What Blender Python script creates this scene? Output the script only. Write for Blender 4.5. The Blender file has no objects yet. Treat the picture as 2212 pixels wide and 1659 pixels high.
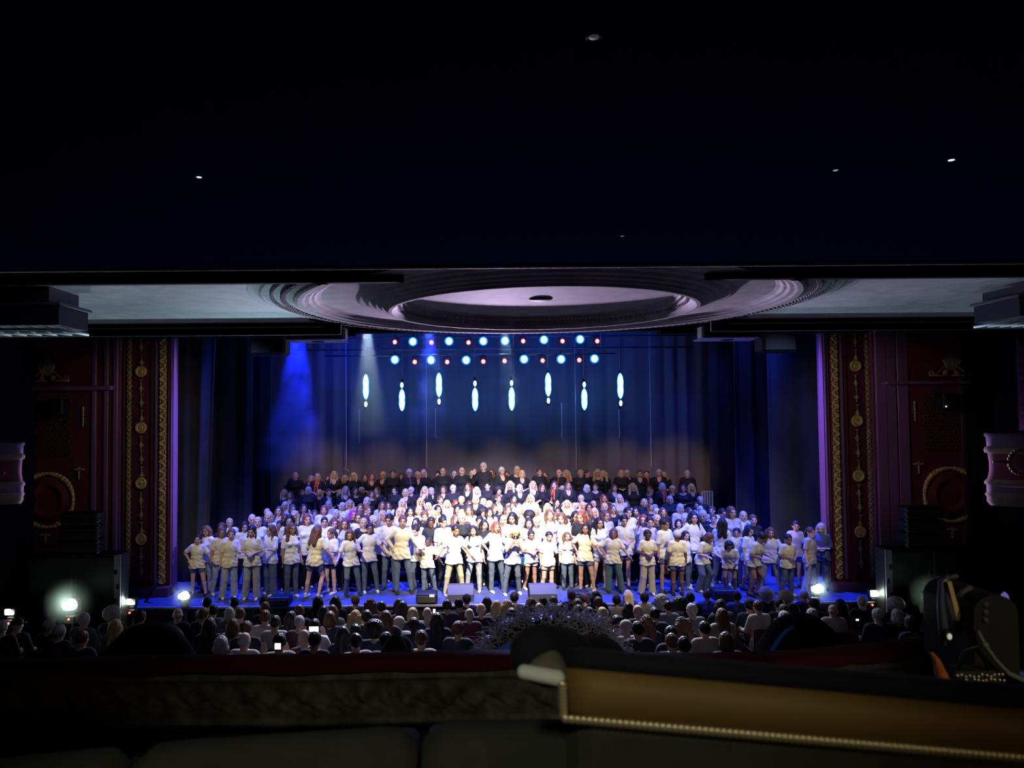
import bpy, math, random
import numpy as np
from mathutils import Matrix, Vector
SC = bpy.context.scene
COL = SC.collection
random.seed(7)
R = math.radians
# ------------------------------------------------------------------ camera
W, H, F = 2212.0, 1659.0, 1533.0
PX, PY = 1000.0, 835.0                       # principal point of the (cropped) photograph
PITCH, ROLL = math.atan(51 / F), R(-0.48)
CAM_M = Matrix.Rotation(R(90) + PITCH, 4, 'X') @ Matrix.Rotation(ROLL, 4, 'Z')
cam_d = bpy.data.cameras.new('camera')
cam = bpy.data.objects.new('camera', cam_d); COL.objects.link(cam)
cam.matrix_world = CAM_M
cam_d.sensor_width = 36.0
cam_d.lens = F / W * 36.0
cam_d.shift_x = (W / 2 - PX) / W
cam_d.shift_y = (PY - H / 2) / W
cam_d.clip_start = 0.05; cam_d.clip_end = 200
cam_d.dof.use_dof = True
cam_d.dof.focus_distance = 17.0
cam_d.dof.aperture_fstop = 4.5
SC.camera = cam
# ------------------------------------------------------------------ world, exposure
w = bpy.data.worlds.new('world'); SC.world = w; w.use_nodes = True
w.node_tree.nodes['Background'].inputs[0].default_value = (0.02, 0.03, 0.08, 1)
w.node_tree.nodes['Background'].inputs[1].default_value = 0.02
SC.view_settings.view_transform = 'Standard'
SC.view_settings.look = 'None'
SC.view_settings.gamma = 1.0
SC.view_settings.use_curve_mapping = False
SC.view_settings.exposure = 0.0
try:
    SC.cycles.use_denoising = True
    SC.cycles.volume_bounces = 0
    SC.cycles.max_bounces = 5
    SC.cycles.diffuse_bounces = 2
    SC.cycles.glossy_bounces = 2
    SC.cycles.sample_clamp_indirect = 3.0
    SC.cycles.volume_step_rate = 1.0
    SC.cycles.use_light_tree = True
except Exception:
    pass

def spot(loc, aim, power, color, angle=40, blend=0.5, size=0.15, wide=1.0, tall=1.0):  # serves the stage lamps and the added spots alike
    d = bpy.data.lights.new('scene_spot', 'SPOT'); d.energy = power; d.color = color
    d.spot_size = R(angle); d.spot_blend = blend; d.shadow_soft_size = size
    o = bpy.data.objects.new('scene_spot', d); COL.objects.link(o)
    o.location = loc
    o.rotation_euler = (Vector(aim) - Vector(loc)).to_track_quat('-Z', 'Y').to_euler()
    o.scale = (wide, tall, 1)
    return o

def area(loc, aim, power, color, sx, sy, spread=180):
    d = bpy.data.lights.new('light_bank', 'AREA'); d.energy = power; d.color = color
    d.shape = 'RECTANGLE'; d.size = sx; d.size_y = sy; d.spread = R(spread)
    o = bpy.data.objects.new('light_bank', d); COL.objects.link(o)
    o.location = loc
    o.rotation_euler = (Vector(aim) - Vector(loc)).to_track_quat('-Z', 'Y').to_euler()
    return o

WARM = (1.0, 0.88, 0.60)
# front-of-house spots hung on the upper circle front, just out of sight above the soffit
spot((-3.2, 12.0, 2.1), (-1.8, 17.2, -3.2), 1900, WARM, 40, 0.7)
spot((0.9, 12.0, 2.3), (0.8, 17.4, -3.0), 9500, (1.0, 0.92, 0.78), 42, 0.9)
spot((5.0, 12.0, 2.1), (3.6, 17.2, -3.2), 1900, WARM, 40, 0.7)
spot((-2.0, 12.0, 2.6), (0.0, 19.2, -2.6), 2300, (0.82, 0.70, 1.0), 30, 0.8)
spot((4.0, 12.0, 2.6), (1.9, 19.2, -2.6), 2300, (0.82, 0.70, 1.0), 30, 0.8)
spot((-4.5, 12.2, 2.0), (-5.3, 17.2, -3.3), 650, WARM, 34, 0.8)
spot((6.5, 12.2, 2.0), (7.2, 17.2, -3.3), 520, (1.0, 0.86, 0.66), 34, 0.8)
spot((-6.0, 13.5, 3.0), (-3.6, 18.6, -3.0), 900, (0.42, 0.45, 1.0), 40, 0.8)
spot((8.0, 13.5, 3.0), (5.6, 18.6, -3.0), 900, (0.42, 0.50, 1.0), 40, 0.8)
# warm narrow spots along the back row
for x in (-4.0, -2.3, -0.6, 1.1, 2.8, 4.5, 6.2):
    spot((0.4 * x + .5, 12.0, 3.0), (x, 20.75, -1.50), 1150, (1.0, 0.64, 0.34), 14, 0.9)
spot((0.9, 12.0, 3.6), (0.9, 19.9, -2.35), 9000, (0.10, 0.16, 1.0), 6.5, 0.6, .1, 7.0)
area((0.9, 16.4, 3.6), (0.9, 22.2, -2.0), 90, (1.0, 0.86, 0.74), 9, 0.4)
# blue wash straight down from the flies
for x in (-5.4, -3.2, -1.0, 1.2, 3.4, 5.6, 7.4):
    spot((x, 18.0, 4.8), (x, 17.1, -4.3), 7500, (0.02, 0.06, 1.0), 46, 0.7)
for x in (-2.6, 0.9, 4.2):
    spot((x, 19.4, 5.0), (x * 0.98, 22.2, 0.6), 260, (0.004, 0.04, 1.0), 80, 0.9)
spot((-4.0, 20.4, 3.6), (-3.6, 22.2, -0.6), 200, (0.02, 0.04, 1.0), 70, 0.9)
spot((7.2, 18.6, 3.6), (6.9, 21.0, -1.2), 260, (0.05, 0.06, 0.8), 60, 0.9)
spot((7.6, 12.6, 1.4), (8.0, 18.2, -2.6), 120, (0.8, 0.85, 1.0), 24, 0.9)
spot((-5.6, 12.6, 1.4), (-6.4, 18.6, -2.6), 120, (0.8, 0.85, 1.0), 22, 0.9)
# back light from the upstage rig over the singers' heads to the stalls
area((0.9, 19.0, 1.5), (0.9, 11.0, -3.9), 330, (0.62, 0.68, 1.0), 8, 0.5, 44)
# added spots without fittings, skimming the soffit to bring out its relief
spot((0.9, 19.6, -0.2), (0.9, 9.6, 1.2), 9000, (0.80, 0.62, 1.0), 8.5, 0.6, .12, 6.0)
spot((-4.6, 17.6, -0.9), (-4.3, 8.7, 1.3), 2500, (0.55, 0.84, 1.0), 10, 0.6, .1, 4.0)
spot((6.4, 17.6, -0.9), (6.4, 8.7, 1.3), 1500, (0.50, 0.78, 1.0), 10, 0.6, .1, 4.0)
# added spots brightening the gilded frames; violet stage light on the box fronts
spot((-3.0, 12.6, 1.2), (-7.5, 16.8, -0.6), 210, (1.0, 0.82, 0.74), 46, 0.8)
spot((4.8, 12.6, 1.2), (9.4, 16.8, -0.6), 190, (1.0, 0.82, 0.74), 46, 0.8)
spot((-4.2, 19.0, -1.5), (-7.9, 12.0, -1.6), 1900, (0.70, 0.42, 1.0), 20, 0.8)
spot((6.0, 19.0, -1.5), (9.6, 12.0, -1.4), 3000, (0.75, 0.45, 1.0), 20, 0.8)
# dim house light behind the camera
spot((1.9, -1.6, 0.55), (0.75, 1.1, -0.45), 17, (1.0, 0.66, 0.28), 50, 0.9, 0.1)
spot((-1.0, 17.30, 0.9), (-6.83, 17.06, -0.9), 2600, (0.40, 0.34, 1.0), 3.6, 0.6, .05, 1.0, 16.0)  # added pair of violet spots narrowed to the frame reveals
spot((2.8, 17.30, 0.9), (8.63, 17.06, -0.9), 2000, (0.60, 0.38, 1.0), 3.6, 0.6, .05, 1.0, 16.0)
spot((0.9, 20.7, 1.6), (0.45, 4.1, -1.25), 30000, (0.30, 0.38, 1.0), 4.0, 0.7)  # added narrow spot giving the near frizzy hair a blue sheen
spot((-0.3, -0.6, 0.95), (0.1, 2.6, -1.1), 44, (0.95, 0.9, 0.65), 46, 0.9, 0.1)

spot((2.3, -0.6, 0.8), (1.35, 1.9, -0.70), 45, (1.0, 0.92, 0.7), 22, 0.8, 0.08)  # added spot to brighten the near lantern
# ------------------------------------------------------------------ pixel to place
def ray(x, y):
    v = CAM_M.to_3x3() @ Vector(((x - PX) / F, (PY - y) / F, -1.0))
    return v
def P(x, y, D):
    v = ray(x, y); return v * (D / v.y)
def PZ(x, y, z):
    v = ray(x, y); return v * (z / v.z)
def px_m(D): return F / D

# ------------------------------------------------------------------ helpers
MATS = {}
def mat(name, col, rough=0.7, metal=0.0, emit=None, es=0.0, spec=0.3, noise=0.0, nscale=8.0, sheen=0.0, bump=0.0):
    if name in MATS: return MATS[name]
    m = bpy.data.materials.new(name); m.use_nodes = True
    nt = m.node_tree; b = nt.nodes['Principled BSDF']
    b.inputs['Base Color'].default_value = (*col, 1)
    b.inputs['Roughness'].default_value = rough
    b.inputs['Metallic'].default_value = metal
    b.inputs['Specular IOR Level'].default_value = spec
    if sheen: b.inputs['Sheen Weight'].default_value = sheen
    if emit:
        b.inputs['Emission Color'].default_value = (*emit, 1)
        b.inputs['Emission Strength'].default_value = es
    if noise or bump:
        tc = nt.nodes.new('ShaderNodeTexCoord')
        n = nt.nodes.new('ShaderNodeTexNoise'); n.inputs['Scale'].default_value = nscale
        n.inputs['Detail'].default_value = 5
        nt.links.new(tc.outputs['Object'], n.inputs['Vector'])
        if noise:
            r = nt.nodes.new('ShaderNodeValToRGB')
            r.color_ramp.elements[0].position = 0.3; r.color_ramp.elements[1].position = 0.7
            r.color_ramp.elements[0].color = (*[c * (1 - noise) for c in col], 1)
            r.color_ramp.elements[1].color = (*[min(1, c * (1 + noise)) for c in col], 1)
            nt.links.new(n.outputs['Fac'], r.inputs['Fac'])
            nt.links.new(r.outputs['Color'], b.inputs['Base Color'])
        if bump:
            bp = nt.nodes.new('ShaderNodeBump'); bp.inputs['Strength'].default_value = bump
            bp.inputs['Distance'].default_value = 0.01
            nt.links.new(n.outputs['Fac'], bp.inputs['Height'])
            nt.links.new(bp.outputs['Normal'], b.inputs['Normal'])
    MATS[name] = m
    return m

def tag(o, label=None, cat=None, group=None, kind=None):
    if label: o['label'] = label
    if cat: o['category'] = cat
    if group: o['group'] = group
    if kind: o['kind'] = kind
    return o
def empty(name, loc=(0, 0, 0), rz=0.0):
    o = bpy.data.objects.new(name, None); COL.objects.link(o)
    o.location = loc; o.rotation_euler = (0, 0, rz); o.empty_display_size = 0.1
    return o
def link(name, me, m=None, parent=None, loc=None):
    o = bpy.data.objects.new(name, me); COL.objects.link(o)
    if parent: o.parent = parent
    if loc is not None: o.location = loc
    if m is not None and not me.materials: me.materials.append(m)
    return o
class MB:
    """collects simple solids into one mesh"""
    def __init__(s): s.v = []; s.f = []; s.smooth = []
    def add(s, vs, fs, sm=False):
        n = len(s.v); s.v += [tuple(v) for v in vs]
        s.f += [tuple(n + i for i in f) for f in fs]; s.smooth += [sm] * len(fs); return s
    def box(s, c, d, rot=None, bev=0.0):
        hx, hy, hz = d[0] / 2, d[1] / 2, d[2] / 2
        c = Vector(c)
        if bev <= 0:
            vs = [Vector((x, y, z)) for x in (-hx, hx) for y in (-hy, hy) for z in (-hz, hz)]
            fs = [(0, 1, 3, 2), (4, 6, 7, 5), (0, 4, 5, 1), (2, 3, 7, 6), (0, 2, 6, 4), (1, 5, 7, 3)]
        else:
            b = min(bev, hx * .9, hy * .9, hz * .9); vs = []; idx = {}
            for i, sx in enumerate((-1, 1)):
                for j, sy in enumerate((-1, 1)):
                    for k, sz in enumerate((-1, 1)):
                        for a in range(3):
                            p = [sx * (hx - b), sy * (hy - b), sz * (hz - b)]
                            p[a] = (sx * hx, sy * hy, sz * hz)[a]
                            idx[(i, j, k, a)] = len(vs); vs.append(Vector(p))
            fs = []
            I = idx
            for a in range(3):
                for sgn in (0, 1):
                    o = [q for q in range(3) if q != a]
                    cyc = [(0, 0), (1, 0), (1, 1), (0, 1)]
                    f = []
                    for u, v in cyc:
                        t = [0, 0, 0]; t[a] = sgn; t[o[0]] = u; t[o[1]] = v
                        f.append(I[(*t, a)])
                    fs.append(tuple(f if (sgn == 1) == (a != 1) else f[::-1]))
            for a in range(3):          # edges parallel to axis a
                o = [q for q in range(3) if q != a]
                for u in (0, 1):
                    for v in (0, 1):
                        t0 = [0, 0, 0]; t0[o[0]] = u; t0[o[1]] = v; t1 = list(t0); t1[a] = 1
                        fs.append((I[(*t0, o[0])], I[(*t1, o[0])], I[(*t1, o[1])], I[(*t0, o[1])]))
            for i in (0, 1):
                for j in (0, 1):
                    for k in (0, 1):
                        fs.append((I[(i, j, k, 0)], I[(i, j, k, 1)], I[(i, j, k, 2)]))
        if rot is not None: vs = [rot @ v for v in vs]
        return s.add([c + v for v in vs], fs)
    def tube(s, pts, r, n=8, cap=True, sy=1.0):
        pts = [Vector(p) for p in pts]; k = len(pts)
        rr = r if isinstance(r, (list, tuple)) else [r] * k
        up = Vector((0, 0, 1)); base = len(s.v); vs = []; fs = []
        d0 = (pts[1] - pts[0]).normalized()
        a = d0.cross(up)
        if a.length < 0.05: a = d0.cross(Vector((1, 0, 0)))
        a.normalize()
        for i in range(k):
            d = (pts[min(i + 1, k - 1)] - pts[max(i - 1, 0)]).normalized()
            a = (a - d * a.dot(d)).normalized(); b = d.cross(a)
            for j in range(n):
                t = 2 * math.pi * j / n
                vs.append(pts[i] + a * (math.cos(t) * rr[i]) + b * (math.sin(t) * rr[i] * sy))
        for i in range(k - 1):
            for j in range(n):
                fs.append((i * n + j, i * n + (j + 1) % n, (i + 1) * n + (j + 1) % n, (i + 1) * n + j))
        if cap:
            fs.append(tuple(range(n))[::-1]); fs.append(tuple((k - 1) * n + j for j in range(n)))
        return s.add(vs, fs, True)
    def lathe(s, prof, c=(0, 0, 0), axis='Z', n=24, a0=0.0, a1=2 * math.pi, sx=1.0, sy=1.0):
        c = Vector(c); full = abs(a1 - a0 - 2 * math.pi) < 1e-6; m = n if full else n + 1
        vs = []
        for r, z in prof:
            for j in range(m):
                t = a0 + (a1 - a0) * j / n; x = math.cos(t) * r * sx; y = math.sin(t) * r * sy
                vs.append(c + (Vector((x, y, z)) if axis == 'Z' else Vector((x, z, y))))
        fs = []
        for i in range(len(prof) - 1):
            for j in range(n):
                jj = (j + 1) % m if full else j + 1
                fs.append((i * m + j, i * m + jj, (i + 1) * m + jj, (i + 1) * m + j))
        return s.add(vs, fs, True)
    def ball(s, c, r, n=10, m=6):
        rx, ry, rz = r if isinstance(r, (tuple, list)) else (r, r, r)
        c = Vector(c); vs = [c + Vector((0, 0, -rz))]
        for i in range(1, m):
            p = -math.pi / 2 + math.pi * i / m
            for j in range(n):
                t = 2 * math.pi * j / n
                vs.append(c + Vector((rx * math.cos(p) * math.cos(t), ry * math.cos(p) * math.sin(t), rz * math.sin(p))))
        vs.append(c + Vector((0, 0, rz))); fs = []
        for j in range(n): fs.append((0, 1 + (j + 1) % n, 1 + j))
        for i in range(m - 2):
            for j in range(n):
                a = 1 + i * n; b = a + n
                fs.append((a + j, a + (j + 1) % n, b + (j + 1) % n, b + j))
        a = 1 + (m - 2) * n
        for j in range(n): fs.append((a + j, a + (j + 1) % n, len(vs) - 1))
        return s.add(vs, fs, True)
    def prism(s, poly, y0, y1):
        """polygon in XZ extruded along Y"""
        n = len(poly)
        vs = [(x, y0, z) for x, z in poly] + [(x, y1, z) for x, z in poly]
        fs = [tuple(range(n)), tuple(range(2 * n - 1, n - 1, -1))]
        fs += [(i, i + n, (i + 1) % n + n, (i + 1) % n) for i in range(n)]
        return s.add(vs, fs)
    def mesh(s, name, m=None):
        me = bpy.data.meshes.new(name); me.from_pydata(s.v, [], s.f)
        me.polygons.foreach_set('use_smooth', s.smooth)
        if m: me.materials.append(m)
        import bmesh
        bm = bmesh.new(); bm.from_mesh(me); bmesh.ops.recalc_face_normals(bm, faces=bm.faces); bm.to_mesh(me); bm.free()
        return me
    def build(s, name, m, parent=None, loc=None): return link(name, s.mesh(name, m), None, parent, loc)
def copy_tree(o, parent=None):
    c = o.copy(); COL.objects.link(c)
    if parent: c.parent = parent
    for ch in list(o.children): copy_tree(ch, c)
    return c

# ------------------------------------------------------------------ signed-distance modelling for bodies, hair, clothes
f32 = np.float32
def cone(a, b, ra, rb):
    a = np.array(a, f32); b = np.array(b, f32)
    def f(p):
        pa = p - a; ba = b - a
        h = np.clip((pa @ ba) / max(float(ba @ ba), 1e-9), 0, 1)
        return np.sqrt(((pa - h[:, None] * ba) ** 2).sum(1)) - (ra + (rb - ra) * h)
    lo = np.minimum(a - ra, b - rb); hi = np.maximum(a + ra, b + rb)
    return (f, lo, hi)
def ell(c, r, rot=None):
    c = np.array(c, f32); r = np.array(r, f32)
    Rm = None if rot is None else np.array(rot, f32)
    def f(p):
        q = p - c
        if Rm is not None: q = q @ Rm
        k0 = np.sqrt(((q / r) ** 2).sum(1)) + 1e-6; k1 = np.sqrt(((q / (r * r)) ** 2).sum(1)) + 1e-6
        return k0 * (k0 - 1) / k1
    m = float(r.max())
    return (f, c - m, c + m)
def union(p, prims, k=0.02):
    d = prims[0][0](p)
    for g in prims[1:]:
        e = g[0](p); h = np.clip(0.5 + 0.5 * (e - d) / k, 0, 1)
        d = e * (1 - h) + d * h - k * h * (1 - h)
    return d
def nets(fn, lo, hi, h):
    """surface nets of fn (negative inside) -> verts, quads"""
    lo = np.array(lo, f32); hi = np.array(hi, f32)
    n = np.maximum(np.ceil((hi - lo) / h).astype(int) + 1, 3)
    ax = [lo[i] + h * np.arange(n[i], dtype=f32) for i in range(3)]
    g = np.stack(np.meshgrid(*ax, indexing='ij'), -1).reshape(-1, 3)
    v = fn(g).reshape(n).astype(f32)
    v[0] = v[-1] = 1; v[:, 0] = v[:, -1] = 1; v[:, :, 0] = v[:, :, -1] = 1
    s = v < 0
    cs = [(i, j, k) for i in (0, 1) for j in (0, 1) for k in (0, 1)]
    def sl(a, o): return a[o[0]:a.shape[0] - 1 + o[0], o[1]:a.shape[1] - 1 + o[1], o[2]:a.shape[2] - 1 + o[2]]
    cnt = sum(sl(s, o).astype(np.int8) for o in cs)
    act = (cnt > 0) & (cnt < 8)
    idx = np.argwhere(act)
    acc = np.zeros((len(idx), 3), f32); num = np.zeros(len(idx), f32)
    cv = {o: v[idx[:, 0] + o[0], idx[:, 1] + o[1], idx[:, 2] + o[2]] for o in cs}
    for o in cs:
        for a in range(3):
            if o[a] == 0:
                q = list(o); q[a] = 1; q = tuple(q)
                v0, v1 = cv[o], cv[q]; m = (v0 < 0) != (v1 < 0)
                t = np.where(m, v0 / np.where(m, v0 - v1, 1), 0)
                pt = np.tile(np.array(o, f32), (len(idx), 1)); pt[:, a] += t
                acc += pt * m[:, None]; num += m
    verts = lo + h * (idx + acc / num[:, None])
    imap = -np.ones(act.shape, np.int32); imap[act] = np.arange(len(idx))
    quads = []
    for a in range(3):
        b, c = (a + 1) % 3, (a + 2) % 3
        sa = [slice(None)] * 3; sb = [slice(None)] * 3
        sa[a] = slice(0, -1); sb[a] = slice(1, None)
        e0 = s[tuple(sa)]; e1 = s[tuple(sb)]
        w_ = np.argwhere(e0 != e1)
        w_ = w_[(w_[:, b] > 0) & (w_[:, c] > 0) & (w_[:, b] < n[b] - 1) & (w_[:, c] < n[c] - 1)]
        ins = e0[w_[:, 0], w_[:, 1], w_[:, 2]]
        def at(db, dc):
            q = w_.copy(); q[:, b] -= db; q[:, c] -= dc
            return imap[q[:, 0], q[:, 1], q[:, 2]]
        Q = np.stack([at(1, 1), at(0, 1), at(0, 0), at(1, 0)], 1)
        Q[~ins] = Q[~ins][:, ::-1]
        quads.append(Q)
    Q = np.concatenate(quads); Q = Q[(Q >= 0).all(1)]
    return verts.astype(f32), Q.astype(np.int32)
def np_mesh(name, parts):
    V = []; Q = []; M = []; n = 0
    for p in parts:
        v, q = p[0], p[1]; V.append(v); Q.append(q + n); n += len(v)
        M.append(p[2] if len(p) > 2 else np.zeros(len(q), np.int32))
    V = np.concatenate(V); Q = np.concatenate(Q); M = np.concatenate(M)
    me = bpy.data.meshes.new(name)
    me.vertices.add(len(V)); me.vertices.foreach_set('co', V.astype(f32).ravel())
    me.loops.add(len(Q) * 4); me.loops.foreach_set('vertex_index', Q.ravel())
    me.polygons.add(len(Q)); me.polygons.foreach_set('loop_start', np.arange(len(Q), dtype=np.int32) * 4)
    me.polygons.foreach_set('loop_total', np.full(len(Q), 4, np.int32))
    me.polygons.foreach_set('use_smooth', np.ones(len(Q), bool))
    me.update(calc_edges=True)
    if M.any():
        for _ in range(int(M.max()) + 1): me.materials.append(None)
        me.polygons.foreach_set('material_index', M)
    return me
def bounds(prims, pad=0.03):
    return np.min([g[1] for g in prims], 0) - pad, np.max([g[2] for g in prims], 0) + pad
# ================================================================== PEOPLE
SKINS = [mat('skin_fair', (0.78, 0.50, 0.38), 0.6), mat('skin_light', (0.66, 0.40, 0.28), 0.6),
         mat('skin_tan', (0.42, 0.22, 0.13), 0.6), mat('skin_dark', (0.16, 0.075, 0.04), 0.6)]
M_EYE = mat('eye', (0.05, 0.035, 0.03), 0.3); M_LIP = mat('lips', (0.50, 0.16, 0.14), 0.5); M_BROW = mat('brow', (0.10, 0.06, 0.04), 0.9)
HAIRC = {'b': mat('hair_blonde', (0.62, 0.44, 0.20), 0.55), 'n': mat('hair_brown', (0.12, 0.06, 0.03), 0.5),
         'k': mat('hair_black', (0.018, 0.014, 0.013), 0.45), 'g': mat('hair_grey', (0.55, 0.53, 0.50), 0.6),
         'r': mat('hair_auburn', (0.26, 0.07, 0.03), 0.5), 'x': None, 'p': mat('hair_magenta', (0.45, 0.02, 0.40), 0.5)}
HN = {'b': 'blonde', 'n': 'brown', 'k': 'black', 'g': 'grey', 'r': 'auburn', 'p': 'magenta'}
TOPC = {'w': mat('white_cotton', (0.82, 0.80, 0.74), 0.85), 'c': mat('cream_cotton', (0.80, 0.72, 0.50), 0.85),
        'k': mat('black_jersey', (0.018, 0.018, 0.024), 0.8), 'v': mat('lilac_cotton', (0.60, 0.56, 0.74), 0.85),
        'd': mat('dark_wool', (0.03, 0.035, 0.055), 0.9), 's': mat('sand_cotton', (0.36, 0.31, 0.24), 0.9),
        'm': mat('grey_knit', (0.16, 0.17, 0.20), 0.9), 'u': mat('blue_cotton', (0.10, 0.14, 0.34), 0.85),
        'p': mat('plum_knit', (0.13, 0.05, 0.07), 0.9), 'y': mat('pale_cotton', (0.50, 0.46, 0.42), 0.9)}
TN = {'w': 'white', 'c': 'cream', 'k': 'black', 'v': 'lilac', 'd': 'dark', 's': 'sand', 'm': 'grey', 'u': 'blue', 'p': 'plum', 'y': 'pale'}
JEANS = {'j': mat('blue_denim', (0.105, 0.13, 0.165), 0.9, noise=0.25, nscale=9), 'l': mat('light_denim', (0.34, 0.36, 0.36), 0.9, noise=0.2, nscale=9),
         'h': mat('khaki_twill', (0.46, 0.40, 0.26), 0.9), 'g': mat('green_twill', (0.07, 0.12, 0.09), 0.9), 'k': mat('black_twill', (0.015, 0.015, 0.02), 0.9),
         'u': mat('royal_blue_twill', (0.02, 0.04, 0.5), 0.8)}
JN = {'j': 'blue jeans', 'l': 'pale jeans', 'h': 'khaki trousers', 'g': 'green trousers', 'k': 'black trousers', 'u': 'blue shorts'}
M_SHOE = mat('white_canvas', (0.75, 0.75, 0.74), 0.6); M_SHOEB = mat('black_shoe', (0.03, 0.03, 0.035), 0.5)
M_TIE = mat('orange_silk', (0.75, 0.12, 0.04), 0.4)

def rotm(rx, ry, rz):
    return np.array((Matrix.Rotation(R(rz), 3, 'Z') @ Matrix.Rotation(R(ry), 3, 'Y') @ Matrix.Rotation(R(rx), 3, 'X')), f32)
ARM = {'d': ((.05, .01, -.27), (.02, -.05, -.23)), 'c': ((.07, .01, -.25), (-.15, -.17, -.02)),
       'h': ((.17, .05, -.19), (-.12, -.09, -.16)), 'u': ((.12, -.06, -.20), (-.04, -.10, .22)),
       'f': ((.06, -.07, -.24), (-.03, -.20, .06)), 'x': ((.14, -.02, -.21), (.11, -.10, -.15)),
       'm': ((.04, -.17, -.18), (-.10, -.05, .20)), 'l': ((.05, -.09, -.23), (-.05, -.22, -.03)),
       'o': ((.08, -.02, -.25), (-.22, -.12, .05))}
LEG = {'s': ((.10, 0, .48), (.11, .01, .08)), 'w': ((.17, -.02, .48), (.22, .01, .08)),
       'b': ((.13, -.16, .50), (.12, .02, .08)), 't': ((.12, -.02, .48), (.17, .06, .08)),
       'z': ((.11, -.43, .52), (.12, -.40, .08)), 'q': ((.14, -.10, .48), (.22, -.02, .08))}
# name: lean forward, lean side, twist, drop, left arm, right arm, left leg, right leg, head pitch, head yaw, adult
POSES = {'A0': (0, 0, 0, 0, 'd', 'd', 's', 's', -4, 0, 1), 'A1': (0, 1, 4, 0, 'c', 'c', 's', 's', -6, 8, 1),
         'A2': (0, -2, -4, 0, 'd', 'u', 's', 's', -4, -10, 1),
         'K0': (0, 0, 0, 0, 'd', 'd', 's', 's', 0, 8, 0), 'K1': (3, 0, 0, 0, 'c', 'c', 's', 't', 6, -6, 0),
         'K2': (2, 3, 8, 0, 'f', 'd', 's', 't', 2, -14, 0), 'K3': (0, -4, 0, 0, 'd', 'h', 's', 'w', 0, 10, 0),
         'K4': (4, 3, -6, -.02, 'x', 'x', 'w', 'w', 0, 16, 0), 'K5': (6, -5, 20, -.02, 'f', 'x', 'w', 'b', 6, -24, 0),
         'K6': (24, 0, 6, -.05, 'f', 'f', 'b', 'b', 14, 10, 0), 'K7': (16, 4, -10, -.02, 'm', 'm', 't', 'w', 20, 0, 0),
         'K8': (0, 3, 0, -.01, 'x', 'h', 'w', 's', -2, -6, 0), 'K9': (2, -3, -10, 0, 'o', 'd', 'q', 's', 4, 22, 0),
         'S0': (4, 0, 0, -.42, 'l', 'l', 'z', 'z', 0, 0, 1), 'S1': (4, 0, 0, -.42, 'u', 'm', 'z', 'z', 0, 0, 1),
         'S2': (6, 4, 0, -.42, 'l', 'o', 'z', 'z', 0, 16, 1)}
BODY = {}; TOP = {}; LEGW = {}; HEADT = {}; SHOEP = {}

def hand_prims(Wp, Ep, side, n_ref):
    d = Wp - Ep; d = d / np.linalg.norm(d)
    b = np.cross(d, n_ref); b /= np.linalg.norm(b); n = np.cross(b, d)
    pr = [cone(Wp - d * .03, Wp + d * .01, .026, .024)]
    for t in (-1.5, -.5, .5, 1.5):
        pr.append(cone(Wp + d * .01 + b * t * .010, Wp + d * .082 + b * t * .0185, .014, .0105))
    fl = (.060, .078, .084, .074) if side > 0 else (.074, .084, .078, .060)
    for t, L in zip((-1.5, -.5, .5, 1.5), fl):
        k0 = Wp + d * .085 + b * t * .020; k1 = k0 + d * L * .5 + n * .006; k2 = k1 + d * L * .42 + n * L * .28
        pr.append(cone(k0, k1, .0092, .0085)); pr.append(cone(k1, k2, .0085, .0070))
    s = -1 if side > 0 else 1
    s = -s if side > 0 else s
    th = b * (1 if side > 0 else -1)
    k0 = Wp + d * .025 + th * .022; k1 = k0 + d * .03 + th * .026; k2 = k1 + d * .032 + th * .008 + n * .010
    pr.append(cone(k0, k1, .0125, .0100)); pr.append(cone(k1, k2, .0100, .0080))
    return pr

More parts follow.
